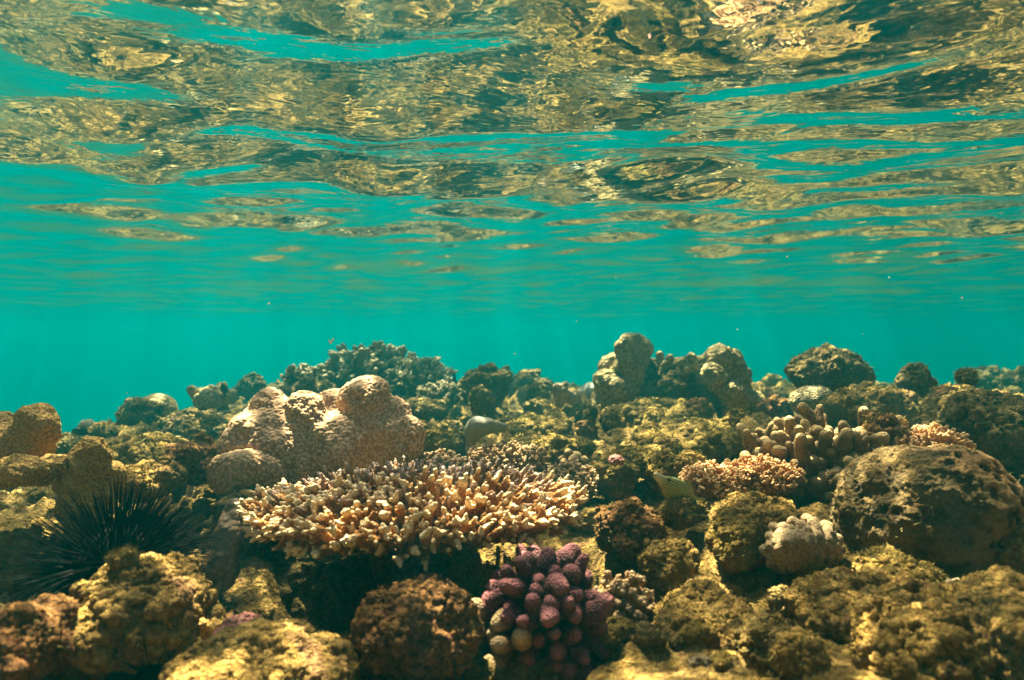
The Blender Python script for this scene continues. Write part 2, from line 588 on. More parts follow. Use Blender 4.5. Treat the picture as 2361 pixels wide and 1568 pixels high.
M['lobed'] = polyp_mat("tan_lobed_coral", (0.62, 0.46, 0.29), (0.45, 0.29, 0.155), (0.23, 0.125, 0.055), 165, 0.0035, 7.0)
M['table'] = polyp_mat("table_coral_branch", (0.44, 0.205, 0.055), (0.32, 0.135, 0.03), (0.16, 0.06, 0.012), 330, 0.003, 6.0, tip=(0.74, 0.53, 0.30), tip_at=(0.90, 1.08))
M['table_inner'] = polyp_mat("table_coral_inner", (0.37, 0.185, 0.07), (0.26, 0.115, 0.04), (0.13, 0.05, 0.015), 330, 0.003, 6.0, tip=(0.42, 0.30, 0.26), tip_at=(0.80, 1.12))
M['plate'] = polyp_mat("table_coral_plate", (0.33, 0.19, 0.085), (0.22, 0.12, 0.05), (0.10, 0.05, 0.02), 220, 0.002, 6.0)
M['finger'] = polyp_mat("brown_finger_coral", (0.25, 0.15, 0.06), (0.17, 0.095, 0.034), (0.085, 0.043, 0.014), 380, 0.0022, 14.0, tip=(0.44, 0.29, 0.13), tip_at=(0.80, 1.04))
M['finger_base'] = polyp_mat("finger_coral_base", (0.16, 0.11, 0.06), (0.10, 0.07, 0.035), (0.05, 0.035, 0.018), 200, 0.003, 14.0)
M['purple'] = polyp_mat("purple_finger_coral", (0.25, 0.085, 0.095), (0.11, 0.028, 0.036), (0.036, 0.007, 0.010), 420, 0.005, 20.0, warp=1.6, tip=(0.27, 0.09, 0.10), tip_at=(0.75, 1.05))
M['purple_tan'] = polyp_mat("pale_finger_coral", (0.30, 0.15, 0.09), (0.17, 0.075, 0.05), (0.07, 0.02, 0.015), 420, 0.004, 20.0, tip=(0.48, 0.33, 0.17), tip_at=(0.45, 1.05))
M['soft'] = polyp_mat("orange_soft_coral", (0.56, 0.27, 0.08), (0.44, 0.18, 0.045), (0.24, 0.085, 0.02), 500, 0.0008, 18.0, tip=(0.74, 0.48, 0.24), tip_at=(0.55, 1.05))
M['soft_base'] = polyp_mat("orange_soft_coral_base", (0.36, 0.20, 0.10), (0.22, 0.11, 0.05), (0.10, 0.05, 0.02), 220, 0.002, 18.0)
M['tancluster'] = polyp_mat("tan_cluster_coral", (0.34, 0.20, 0.095), (0.25, 0.135, 0.055), (0.13, 0.065, 0.025), 500, 0.0012, 18.0, tip=(0.46, 0.30, 0.16), tip_at=(0.6, 1.05))
M['bush'] = polyp_mat("brown_bush_coral", (0.25, 0.18, 0.085), (0.16, 0.115, 0.05), (0.08, 0.055, 0.022), 150, 0.003, 6.0, tip=(0.33, 0.26, 0.15), tip_at=(0.7, 1.05))
M['bush_base'] = polyp_mat("brown_bush_base", (0.13, 0.10, 0.055), (0.08, 0.06, 0.03), (0.04, 0.03, 0.015), 90, 0.005, 6.0)
M['porites'] = polyp_mat("yellow_brown_lump_coral", (0.40, 0.29, 0.12), (0.27, 0.185, 0.07), (0.13, 0.085, 0.03), 90, 0.006, 14.0)
M['golden'] = polyp_mat("golden_lobed_coral", (0.52, 0.32, 0.085), (0.38, 0.21, 0.045), (0.19, 0.095, 0.02), 260, 0.003, 10.0)
M['nodule'] = polyp_mat("grey_nodule_coral", (0.36, 0.25, 0.14), (0.25, 0.165, 0.085), (0.13, 0.08, 0.04), 420, 0.0012, 16.0)
M['sponge'] = polyp_mat("grey_sponge", (0.31, 0.29, 0.23), (0.24, 0.215, 0.165), (0.15, 0.13, 0.09), 260, 0.0008, 14.0, rough=0.6)
M['brownsponge'] = polyp_mat("brown_sponge", (0.27, 0.17, 0.10), (0.17, 0.10, 0.055), (0.09, 0.05, 0.025), 120, 0.002, 20.0, rough=0.65)
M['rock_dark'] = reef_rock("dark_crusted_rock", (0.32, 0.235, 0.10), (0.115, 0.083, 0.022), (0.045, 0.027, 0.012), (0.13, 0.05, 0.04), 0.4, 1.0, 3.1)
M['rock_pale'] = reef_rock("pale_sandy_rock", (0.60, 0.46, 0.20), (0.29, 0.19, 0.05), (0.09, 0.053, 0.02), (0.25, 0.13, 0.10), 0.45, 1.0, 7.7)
M['rock_turf'] = reef_rock("turf_covered_rock", (0.42, 0.33, 0.12), (0.235, 0.165, 0.036), (0.075, 0.052, 0.016), (0.15, 0.08, 0.045), 0.75, 1.0, 5.3)
M['rock_far'] = reef_rock("weathered_boulder", (0.44, 0.345, 0.17), (0.20, 0.145, 0.05), (0.075, 0.05, 0.02), (0.19, 0.11, 0.08), 0.35, 0.6, 9.9, 1.3)
M['rock_maroon'] = reef_rock("maroon_crusted_rock", (0.46, 0.26, 0.10), (0.16, 0.08, 0.026), (0.06, 0.026, 0.014), (0.20, 0.065, 0.05), 0.4, 1.4, 12.0)
M['red'] = reef_rock("red_sponge_crust", (0.45, 0.03, 0.02), (0.34, 0.012, 0.012), (0.18, 0.006, 0.008), (0.42, 0.03, 0.03), 0.5, 1.5, 2.0)
M['pink'] = reef_rock("pink_coralline_crust", (0.66, 0.38, 0.38), (0.50, 0.22, 0.25), (0.33, 0.11, 0.14), (0.55, 0.28, 0.33), 0.5, 1.8, 4.0)
M['white'] = reef_rock("bleached_coral_rubble", (0.62, 0.53, 0.43), (0.44, 0.36, 0.28), (0.20, 0.14, 0.10), (0.42, 0.26, 0.26), 0.3, 1.2, 6.0)

def lobed_mat():
    t = NT("tan_lobed_coral")
    co = t.coord()
    a = t.n("ShaderNodeAttribute"); a.attribute_name = "tip"
    big = t.noise(co, 7, 4, .6); fine = t.noise(co, 380, 3, .6)
    c = t.ramp(a.outputs["Fac"], [(0.0, (0.22, 0.115, 0.055)), (0.35, (0.40, 0.23, 0.125)), (0.85, (0.57, 0.37, 0.22))])
    c = t.mix(t.math('MULTIPLY', t.ramp(big, [(.4, (0, 0, 0)), (.65, (1, 1, 1))]), .35), c, (.36, .21, .10))
    return t.surface(c, .8, t.bump(fine, .0012, .8), .25)
M['lobed'] = lobed_mat()

def simple_mat(name, color, rough=0.6, spec=0.4):
    return NT(name).surface(color, rough, None, spec)
M['black'] = simple_mat("urchin_black", (0.002, 0.002, 0.0025), 0.7, 0.06)
M['fishdark'] = simple_mat("dark_fish_skin", (0.012, 0.016, 0.02), 0.5, 0.3)
M['scrap'] = simple_mat("pale_drifting_scrap", (0.62, 0.52, 0.38), 0.8, 0.2)

# ---------------------------------------------------------------- builders
def sprung(V, Q, amp_list, seed):
    """push vertices along their normals by layered noise; amp_list: (kind, scale, amount)"""
    N = normals(V, Q)
    d = np.zeros(len(V), np.float32)
    off = np.array([seed * 3.7, seed * 1.3, -seed * 2.1], np.float32)
    for kind, sc, am in amp_list:
        p = V * sc + off
        if kind == 'f': d += am * fbm(p, 4, 0.55)
        elif kind == 'r': d += am * fbm(p, 4, 0.55, True)
        elif kind == 'k':                              # rounded knobs
            w, _ = worley(p); d += am * np.clip(0.62 - w, 0, 1)
        elif kind == 'p':                              # round pits
            w, _ = worley(p); d -= am * np.clip(0.42 - w, 0, 0.3) / 0.3
    return V + N * d[:, None]

def rock_mesh(name, rad, seed, res=52, rough=1.0, holes=0.5, knobs=0.5, flat=0.0):
    """craggy, undercut rock about its own origin"""
    rad = np.asarray(rad, np.float32)
    m = float(rad.max()); g = float(rad.prod() ** (1 / 3))
    off = np.array([seed * 5.1, -seed * 2.3, seed * 1.9], np.float32)
    def f(P):
        d = ellipsoid(P, (0, 0, 0), rad)
        q = P / g
        d = d + g * rough * (0.46 * fbm(q * 1.1 + off, 3) + 0.22 * fbm(q * 2.5 + off, 3, 0.5, True) + 0.12 * perlin(q * np.float32([.8, .8, 3.6]) + off))
        h = fbm(q * 2.1 + off + 30, 3)
        d = d + g * holes * 1.5 * np.clip(h - 0.16, 0, 0.5)
        if flat:
            d = np.maximum(d, P[:, 2] - rad[2] * flat)
        return d
    h = 2 * m * 1.3 / (res * 1.45)
    V, Q = sdf_mesh(f, -rad * 1.35 - h * 3, rad * 1.35 + h * 3, h, None, True)
    V = sprung(V, Q, [('f', 2.2 / g, 0.12 * g * rough), ('r', 3.6 / g, 0.10 * g * rough), ('k', 5.0 / g, 0.17 * g * knobs)], seed)
    V = sprung(V, Q, [('p', 6.5 / g, 0.16 * g * holes), ('r', 9.0 / g, 0.085 * g * rough),
                      ('k', 13.0 / g, 0.07 * g * knobs), ('r', 24.0 / g, 0.036 * g * rough), ('k', 34.0 / g, 0.018 * g * knobs)], seed + 1)
    return make_mesh(name, V, Q)

def place_rock(name, label, cat, px, py, d, wpx, hpx, mat, seed, depth=None, group=None, rot=0.0, tilt=0.0, **kw):
    c = at(px, py, d)
    rx, rz = wpx / 2 / FPX * d, hpx / 2 / FPX * d
    ry = depth if depth else (rx + rz) / 2
    me = rock_mesh(name, (rx / 1.08, ry / 1.08, rz / 1.08), seed, **kw)
    o = obj(name, me, M[mat], None, c, (tilt, 0, rot))
    return tag(o, label, cat, group)

def lobes_mesh(name, d0, lobes, k, h, amp, seed, origin, blend_noise=0.0, cups=None):
    """lobes: (px, py, dd, rpx) balls or (px, py, dd, rpx, px2, py2, dd2, rpx2) columns, pixels at distance d0 + dd"""
    L = []
    for l in lobes:
        a = at(l[0], l[1], d0 + l[2]) - origin
        ra = l[3] / FPX * (d0 + l[2])
        if len(l) > 4:
            b = at(l[4], l[5], d0 + l[6]) - origin; rb = l[7] / FPX * (d0 + l[6])
        else:
            b, rb = a + 1e-4, ra
        L.append((a, b, ra, rb))
    lo = np.min([np.minimum(a - ra, b - rb) for a, b, ra, rb in L], 0) - k - 2.5 * blend_noise - 3 * h
    hi = np.max([np.maximum(a + ra, b + rb) for a, b, ra, rb in L], 0) + k + 2.5 * blend_noise + 3 * h
    def f(P):
        d = None
        Pn = P
        if blend_noise:
            n = np.stack([perlin(P * 14 + seed), perlin(P * 14 + seed + 33), perlin(P * 14 + seed + 71)], 1)
            Pn = P + n * blend_noise
        for a, b, ra, rb in L:
            e = capsule(Pn, a, b, ra, rb)
            d = e if d is None else smin(d, e, k)
        return d
    V, Q = sdf_mesh(f, lo, hi, h, None, True)
    V = sprung(V, Q, amp, seed)
    if cups:
        w, _ = worley(V * cups[0])
        b = np.clip(1 - w / 0.66, 0, 1)
        V = V + normals(V, Q) * (b ** .7 * cups[1])[:, None]
        return make_mesh(name, V, Q, attrs={'tip': b})
    return make_mesh(name, V, Q)

def finger_mesh(name, length, r, seed, h, forks=1, tipr=0.85, lump=0.12):
    """one coral finger growing along +Z from the origin"""
    rs = np.random.RandomState(seed)
    b1 = np.array([rs.normal() * 0.05, rs.normal() * 0.05, 0.55]) * length
    b2 = np.array([rs.normal() * 0.10 * length, rs.normal() * 0.10 * length, length - r * tipr])
    caps = [((0, 0, 0), b1, r * 0.78, r * 0.95), (b1, b2, r * 0.95, r * tipr)]
    for _ in range(forks):
        a = rs.uniform(0, 6.28)
        s = b1 * rs.uniform(0.6, 1.2)
        e = s + np.array([math.cos(a) * r * 1.0, math.sin(a) * r * 1.0, length * rs.uniform(0.15, 0.33)])
        caps.append((s, e, r * 0.8, r * rs.uniform(0.6, 0.8)))
    def f(P):
        d = None
        for a, b, ra, rb in caps:
            e = capsule(P, a, b, ra, rb)
            d = e if d is None else smin(d, e, r * 0.7)
        return d
    lo = np.array([-4.4 * r, -4.4 * r, -1.4 * r]); hi = np.array([4.4 * r, 4.4 * r, length + 1.8 * r])
    V, Q = sdf_mesh(f, lo, hi, h, None, True)
    V = sprung(V, Q, [('f', 0.7 / r, lump * r)], seed)
    tip = np.clip(V[:, 2] / length, 0, 1)
    return make_mesh(name, V, Q, attrs={'tip': tip})

def aim(direction, spin=0.0):
    q = Vector(direction).to_track_quat('Z', 'Y')
    return (q.to_matrix() @ Matrix.Rotation(spin, 3, 'Z')).to_euler()

def mesh_arrays(me):
    n = len(me.vertices)
    V = np.empty(n * 3, np.float32); me.vertices.foreach_get("co", V)
    F = np.empty(len(me.polygons) * 4, np.int32); me.loops.foreach_get("vertex_index", F)
    a = np.zeros(n, np.float32)
    if 'tip' in me.attributes: me.attributes['tip'].data.foreach_get("value", a)
    return V.reshape(-1, 3), F.reshape(-1, 4), a

def join_copies(name, protos, placements):
    """one mesh from many placed copies; placements: (proto index, loc, euler, scale)"""
    arr = [mesh_arrays(p) for p in protos]
    Vs, Fs, As, off = [], [], [], 0
    for k, loc, e, s in placements:
        V, F, a = arr[k]
        m = np.array(Euler(e).to_matrix(), np.float32)
        Vs.append((V * np.asarray(s, np.float32)) @ m.T + np.asarray(loc, np.float32))
        Fs.append(F + off); As.append(a); off += len(V)
    return make_mesh(name, np.concatenate(Vs), np.concatenate(Fs), attrs={'tip': np.concatenate(As)})

def capsule_proto(name, n_stub, length, r, seed, seg=8):
    """a little branchlet with a few rounded stubs, along +Z"""
    rs = np.random.RandomState(seed)
    Vs, Fs, As, off = [], [], [], 0
    stubs = [((0, 0, 0), (0, 0, length), r, r * 0.8)]
    for i in range(n_stub):
        z = length * rs.uniform(0.45, 0.8); a = rs.uniform(0, 6.28) + i * 2.1
        e = np.array([math.cos(a), math.sin(a), 1.0]) * length * rs.uniform(0.22, 0.38) + np.array([0, 0, z])
        stubs.append(((0, 0, z - r * .3), e, r * 0.75, r * 0.65))
    for a, b, ra, rb in stubs:
        a = np.array(a, float); b = np.array(b, float)
        ax = (b - a); L = np.linalg.norm(ax); ax /= L
        u = np.cross(ax, [0.3, 0.9, 0.1]); u /= np.linalg.norm(u); v = np.cross(ax, u)
        rings = [(0, ra), (0.5 * L, (ra + rb) / 2 * 1.03), (L, rb), (L + rb * .6, rb * .78), (L + rb * .95, rb * .3)]
        th = np.arange(seg) / seg * 2 * math.pi
        for t, rr in rings:
            Vs.append(a + ax * t + rr * (np.cos(th)[:, None] * u + np.sin(th)[:, None] * v))
            As.append(np.full(seg, 0.0))
        for q in range(len(rings) - 1):
            i = np.arange(seg); j = (i + 1) % seg
            Fs.append(np.stack([off + q * seg + i, off + q * seg + j, off + (q + 1) * seg + j, off + (q + 1) * seg + i], 1))
        i = off + (len(rings) - 1) * seg
        for q in range(1, seg // 2):
            Fs.append(np.array([[i + q - 1, i + q, i + seg - 1 - q, i + seg - q]]) if q < seg // 2 else None)
        off += seg * len(rings)
    V = np.concatenate(Vs)
    tip = np.clip(V[:, 2] / (length + r), 0, 1)
    return make_mesh(name, V, np.concatenate(Fs), attrs={'tip': tip})

def stub_colony(name, label, cat, c, rad, n, length, r, mats, seed, forks=2, group=None, up=0.15, jitter=0.35, low=-0.15, lumps=0.25, face=None):
    """a dome bristling with small branchlets: parts base and branches"""
    rs = np.random.RandomState(seed)
    c = np.asarray(c, float)
    root = thing(name, label, cat, c, group=group)
    rad = np.asarray(rad, float)
    g = float(rad.prod() ** (1 / 3))
    off = seed * 1.7
    def f(P):
        d = ellipsoid(P, (0, 0, 0), rad)
        return d + g * lumps * fbm(P / g * 1.6 + off, 2)
    h = float(rad.max()) * 2.5 / 34
    V, Q = sdf_mesh(f, -rad * 1.35 - 2 * h, rad * 1.35 + 2 * h, h)
    N = normals(V, Q)
    obj("base", make_mesh("base", V, Q), M[mats[1]], root)
    ok = np.nonzero((N[:, 2] > low) & (V[:, 2] > -0.75 * rad[2]))[0]
    if face is not None:
        ok = ok[(N[ok] @ np.asarray(face)) > -0.4]
    # spread by dart throwing
    pick = []
    md = math.sqrt(2 * math.pi * g * g / n) * 0.62
    cand = rs.permutation(ok)
    PV = np.empty((0, 3))
    for i in cand:
        if len(pick) >= n: break
        if len(PV) and ((PV - V[i]) ** 2).sum(1).min() < md * md: continue
        pick.append(i); PV = np.vstack([PV, V[i]])
    protos = [capsule_proto("branchlet", forks + (q % 2), length, r, seed * 10 + q) for q in range(5)]
    pl = []
    for i in pick:
        dirn = N[i] + rs.normal(size=3) * jitter + np.array([0, 0, up])
        s = rs.uniform(0.75, 1.3)
        pl.append((rs.randint(5), V[i] - N[i] * r * 0.8, aim(dirn, rs.uniform(0, 6)), (s, s, s * rs.uniform(0.8, 1.25))))
    obj("branches", join_copies("branches", protos, pl), M[mats[0]], root)
    for p in protos: bpy.data.meshes.remove(p)
    return root

def finger_colony(name, label, cat, c, rad, n, length, r, mats, seed, axis=(0, 0, 1), h=None, spread=1.15, forks=(0, 1, 1), squash=0.35, pick_mat=None, reach=1.0, base_scale=0.8, tipr=0.85):
    """a clump of thick rounded fingers fanning out of one base; every finger is a part"""
    rs = np.random.RandomState(seed)
    root = thing(name, label, cat, c)
    rad = np.asarray(rad, float)
    base = rock_mesh("base", rad * base_scale, seed, 36, 0.5, 0.0, 0.4)
    obj("base", base, M[mats[1]], root)
    protos = [finger_mesh("finger", length * rs.uniform(0.75, 1.25), r * rs.uniform(0.85, 1.2), seed * 20 + q, h or r / 4.5, forks[q % len(forks)], tipr) for q in range(9)]
    ax = Vector(axis).normalized()
    qd = ax.to_track_quat('Z', 'Y')
    ga = math.pi * (3 - math.sqrt(5))
    for k in range(n):
        cz = 1 - (k + 0.5) / n * (1 - math.cos(spread))
        sr = math.sqrt(max(0, 1 - cz * cz)); a = k * ga + rs.normal() * 0.12
        dv = qd @ Vector((sr * math.cos(a), sr * math.sin(a), cz))
        p = np.array(dv) * rad * 0.72 * reach
        dirn = Vector(dv) + Vector((0, 0, squash)) + Vector(rs.normal(size=3) * 0.12)
        s = rs.uniform(0.82, 1.15)
        me = protos[rs.randint(9)]
        mt = mats[0] if pick_mat is None else pick_mat(p, rs)
        if not me.materials: me.materials.append(M[mt])
        o = obj("finger", me, None, root, p, aim(dirn, rs.uniform(0, 6)), (s, s, s * rs.uniform(0.85, 1.2)))
        if mt != me.materials[0].name:
            o.material_slots[0].link = 'OBJECT'; o.material_slots[0].material = M[mt]
    return root
# ---------------------------------------------------------------- the big tan lobed coral
def build_lobed_coral():
    d0 = 1.30
    o0 = at(740, 1150, d0)
    root = thing("lobed_coral", "large tan lobed coral covered in tiny bumps, standing behind the table coral", "coral", o0)
    L = [(600, 1075, .0, 62, 740, 1080, .0, 70), (740, 1080, .0, 70, 890, 1075, .02, 56),
         (740, 1040, .02, 74, 840, 1030, .02, 66), (640, 1040, .0, 70, 740, 1040, .02, 74),
         (838, 1030, .01, 60, 838, 930, .03, 50), (846, 915, .04, 46), (866, 965, .02, 36),
         (905, 1035, .02, 46, 914, 955, .03, 33), (938, 1000, .01, 34), (930, 1040, .01, 38), (880, 1010, .0, 42),
         (738, 1040, -.025, 46, 706, 950, -.01, 44), (760, 1010, -.02, 38), (772, 945, .08, 42, 770, 1010, .06, 44),
         (650, 1030, .0, 52, 618, 952, .02, 46), (632, 985, .01, 44), (585, 1005, -.03, 58, 660, 1040, -.02, 56), (556, 1030, -.05, 46),
         (610, 1055, -.05, 46, 700, 1080, -.03, 52), (800, 1060, -.03, 48, 790, 1010, -.01, 42), (845, 1080, -.01, 48)]
    obj("body", lobes_mesh("body", d0, L, 0.026, 0.0019, [('f', 12, 0.010), ('f', 30, 0.006), ('r', 18, 0.004)], 4, o0, 0.009, (185, .0024)), M['lobed'], root)
    L2 = [(555, 1092, -.10, 62), (600, 1100, -.08, 60), (530, 1085, -.10, 42), (650, 1105, -.04, 50)]
    obj("lower_lobe", lobes_mesh("lower_lobe", d0, L2, 0.014, 0.0019, [('f', 14, 0.005), ('f', 34, 0.0028)], 6, o0, 0.008, (185, .0024)), M['lobed'], root)
build_lobed_coral()

# ---------------------------------------------------------------- the table coral
def acro_proto(name, length, r, seed, kind):
    """kind 'up': a pointed spike; 'edge': a short branch that splits into a fan of stubs"""
    rs = np.random.RandomState(seed)
    caps = []
    if kind == 'up':
        bend = np.array([rs.normal() * .12, rs.normal() * .12, 0]) * length
        caps += [((0, 0, 0), bend * .4 + (0, 0, length * .5), r, r * .86), (bend * .4 + (0, 0, length * .5), bend + (0, 0, length), r * .86, r * .34)]
        for k in range(rs.randint(3, 6)):
            a = rs.uniform(0, 6.28); z = length * rs.uniform(.25, .75)
            s = np.array([0, 0, z]); e = s + np.array([math.cos(a) * r * 1.15, math.sin(a) * r * 1.15, length * rs.uniform(.14, .26)])
            caps.append((s, e, r * .55, r * .3))
        k = r * .5
    else:
        bend = np.array([rs.normal() * .05, rs.normal() * .05, 0]) * length
        top = bend + (0, 0, length)
        caps += [((0, 0, 0), bend * .45 + (0, 0, length * .55), r, r * .82), (bend * .45 + (0, 0, length * .55), top, r * .82, r * .42)]
        nst = rs.randint(4, 7)
        for q in range(nst):
            a = q * 2.4 + rs.uniform(-.4, .4)
            t_ = rs.uniform(.34, .88)
            s0 = bend * t_ * .9 + (0, 0, length * t_)
            ln = length * rs.uniform(.16, .27)
            sp = rs.uniform(.35, .75)
            caps.append((s0, s0 + np.array([math.cos(a) * sp, math.sin(a) * sp, 1.0]) * ln, r * .58, r * .36))
        k = r * .4
    def f(P):
        d = None
        for a, b, ra, rb in caps:
            e = capsule(P, a, b, ra, rb)
            d = e if d is None else smin(d, e, k)
        return d
    h = r / 4.0
    V, Q = sdf_mesh(f, (-3.2 * r, -3.2 * r, -1.1 * r), (3.2 * r, 3.2 * r, length + 2 * r), h)
    V = sprung(V, Q, [('k', 2.6 / r, 0.34 * r)], seed)
    rad_ = np.hypot(V[:, 0], V[:, 1]) / (3 * r)
    tip = np.clip(V[:, 2] / length, 0, 1) ** 1.2 + (0.12 * rad_ if kind == 'edge' else 0)
    return make_mesh(name, V, Q, attrs={'tip': np.clip(tip, 0, 1.05)})

def build_table_coral():
    rs = np.random.RandomState(21)
    c = at(968, 1180, .985); c[2] = -0.247
    root = thing("table_coral", "wide flat table coral bristling with pale tipped branchlets, in the middle of the reef", "coral", c, (R(-3.2), R(-0.8), 0))
    Rx, Ry = 0.205, 0.205
    # plate: a shallow dish, ragged at the rim
    nt, nr = 180, 40
    V, F = [], []
    for side in (1, -1):
        for i in range(nr):
            f = i / (nr - 1)
            for j in range(nt):
                a = j / nt * 2 * math.pi
                rag = 1 + 0.045 * math.sin(a * 7 + 1) + 0.03 * math.sin(a * 17 + 2) + 0.02 * math.sin(a * 31)
                x, y = math.cos(a) * Rx * f * rag, math.sin(a) * Ry * f * rag
                z = 0.016 * (1 - f * f) - 0.010 * f * f if side > 0 else -0.014 - 0.030 * (1 - f) ** 1.4 + 0.003 * f
                V.append((x, y, z))
    V = np.array(V, np.float32)
    V[:, 2] += 0.006 * fbm(V * 22, 3)
    for s in (0, 1):
        b = s * nt * nr
        for i in range(nr - 1):
            for j in range(nt):
                q = [b + i * nt + j, b + i * nt + (j + 1) % nt, b + (i + 1) * nt + (j + 1) % nt, b + (i + 1) * nt + j]
                F.append(q[::-1] if s == 0 else q)
    e0, e1 = (nr - 1) * nt, nt * nr + (nr - 1) * nt
    for j in range(nt):
        F.append([e0 + j, e0 + (j + 1) % nt, e1 + (j + 1) % nt, e1 + j])
    obj("plate", make_mesh("plate", V, np.array(F)), M['plate'], root)
    st = rock_mesh("stalk", (0.085, 0.085, 0.12), 5, 40, 0.8, 0.3, 0.7)
    obj("stalk", st, M['rock_dark'], root, (0.0, 0.06, -0.13))
    ups = [acro_proto("branch", rs.uniform(.048, .064), rs.uniform(.0054, .0066), 100 + q, 'up') for q in range(8)]
    edg = [acro_proto("branch", rs.uniform(.048, .062), rs.uniform(.0056, .0068), 200 + q, 'edge') for q in range(9)]
    pts = []
    tries = 0
    P = np.empty((0, 2))
    while len(pts) < 1000 and tries < 90000:
        tries += 1
        a = rs.uniform(0, 2 * math.pi); f = math.sqrt(rs.uniform(0, 1)) * 1.0
        x, y = math.cos(a) * Rx * f, math.sin(a) * Ry * f
        md = 0.0118 if f > 0.75 else 0.0112
        if len(P) and ((P - (x, y)) ** 2).sum(1).min() < md * md: continue
        pts.append((x, y, f, a)); P = np.vstack([P, (x, y)])
    pl = []
    def add(x, y, z, dirn, edge, s):
        pl.append((edge, rs.randint(9 if edge else 8), (x, y, z), aim(dirn, rs.uniform(0, 6.28)), s))
    for x, y, f, a in pts:
        front = -math.sin(a) * f                       # towards the viewer's side of the colony
        lean = 0.08 + 1.55 * f ** 2.0 + 0.25 * max(front, 0) * f
        d = np.array([math.cos(a) * lean, math.sin(a) * lean, 1.0]) + rs.normal(size=3) * 0.04
        edge = 1 if (f > 0.80 or (front > 0.25 and rs.rand() < 0.8)) else 0
        s = rs.uniform(0.8, 1.12) * (0.86 if f > .8 else 1.0)
        add(x, y, 0.004 - 0.012 * f * f, d, edge, (s, s, s * rs.uniform(0.85, 1.15)))
    for k in range(120):                               # the rim itself: branches reaching out and a little down
        a = k / 120 * 2 * math.pi + rs.normal() * 0.02
        lv = rs.uniform(-.08, 0.32)
        d = np.array([math.cos(a), math.sin(a), lv]) + rs.normal(size=3) * 0.05
        s = rs.uniform(0.75, 1.05)
        add(math.cos(a) * Rx * 0.86, math.sin(a) * Ry * 0.86, -0.014 + 0.006 * lv, d, 1, (s, s, s))
    order = sorted(range(len(pl)), key=lambda i: pl[i][2][1])      # nearest rows first
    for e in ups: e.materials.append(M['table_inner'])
    for e in edg: e.materials.append(M['table'])
    for i in order[:100]:
        edge, k, loc, e, s = pl[i]
        obj("branch", (edg if edge else ups)[k], None, root, loc, e, s)
    for edge, protos, mt in ((0, ups, 'table_inner'), (1, edg, 'table')):
        rest = [(pl[i][1], pl[i][2], pl[i][3], pl[i][4]) for i in order[100:] if pl[i][0] == edge]
        o = obj("inner_branches" if edge == 0 else "rim_branches", join_copies("branches", protos, rest), M[mt], root)
        o['kind'] = 'stuff'
build_table_coral()

# ---------------------------------------------------------------- finger corals
def purple_pick(p, rs):
    return 'purple_tan' if (p[0] < -0.012 and p[2] < 0.012 and rs.rand() < 0.85) else 'purple'
finger_colony("purple_finger_coral", "purple knobbly finger coral under the right edge of the table coral", "coral",
              at(1248, 1432, .755), (.050, .047, .056), 62, .038, .0094, ('purple', 'finger_base'), 31, axis=(0.05, -0.75, 0.62), spread=1.5,
              squash=0.12, forks=(0, 0, 1), pick_mat=purple_pick, reach=1.12, base_scale=0.72)
finger_colony("brown_finger_coral", "dome of upright brown finger coral behind the pitted boulder", "coral",
              at(1890, 1132, 1.22), (.140, .105, .080), 150, .070, .0108, ('finger', 'finger_base'), 33, axis=(0, -0.55, 0.85), spread=1.45,
              squash=1.3, reach=1.05, base_scale=0.72)
finger_colony("lump_coral", "small cluster of round brown coral lumps in the shade behind the table coral", "coral",
              at(1320, 1078, 1.38), (.026, .022, .022), 14, .016, .0088, ('finger', 'finger_base'), 35, axis=(0, -0.4, 0.9), spread=1.4)

# ---------------------------------------------------------------- small bristling colonies
SOFT = ('soft', 'soft_base')
stub_colony("soft_coral", "orange bristly soft coral with pale tips beside the small striped fish", "coral", at(1640, 1120, 1.10), (.046, .036, .024), 210, .011, .0024, SOFT, 41)
stub_colony("soft_coral", "wide orange bristly soft coral at the foot of the brown finger coral", "coral", at(1752, 1106, 1.12), (.062, .045, .030), 330, .010, .0022, SOFT, 42)
stub_colony("soft_coral", "orange soft coral tuft on the ledge above the pitted boulder", "coral", at(2148, 1030, 1.14), (.046, .036, .022), 150, .013, .0026, SOFT, 43)
stub_colony("soft_coral", "orange branching coral rising just behind the table coral", "coral", at(1165, 1072, 1.40), (.075, .05, .030), 230, .016, .0030, ('tancluster', 'soft_base'), 44, forks=3)
stub_colony("soft_coral", "yellow orange branching coral showing past the back right rim of the table coral", "coral", at(1312, 1116, 1.28), (.044, .04, .026), 180, .012, .0026, ('tancluster', 'soft_base'), 45, forks=3)
stub_colony("cluster_coral", "tan knobbly cluster coral growing to the right of the purple finger coral", "coral", at(1445, 1425, .80), (.030, .028, .044), 120, .011, .0038, ('tancluster', 'soft_base'), 46, forks=3, face=(0, -1, 0.3), low=-0.7)
stub_colony("soft_coral", "pale pinkish coral mound touching the back left rim of the table coral", "coral", at(1010, 1075, 1.32), (.05, .04, .02), 150, .010, .0028, ('tancluster', 'soft_base'), 47)
BUSH = ('bush', 'bush_base')
stub_colony("bush_coral", "broad dark bush coral with thick knobs on the skyline behind the lobed coral", "coral", at(862, 874, 3.0), (.19, .15, .11), 120, .055, .0125, BUSH, 51, forks=2, lumps=0.2)
stub_colony("bush_coral", "greyish bush coral with finer pointed branchlets right of the broad bush coral", "coral", at(965, 893, 2.9), (.12, .11, .085), 170, .040, .0068, BUSH, 52, forks=3, lumps=0.15)
stub_colony("bush_coral", "small bushy coral on the skyline left of the broad bush coral", "coral", at(707, 890, 2.9), (.085, .08, .065), 90, .032, .0075, BUSH, 53, forks=3)
stub_colony("bush_coral", "low scrubby coral on the flat in front of the tall boulder", "coral", at(1015, 918, 2.5), (.075, .06, .035), 90, .022, .006, BUSH, 54, forks=3)
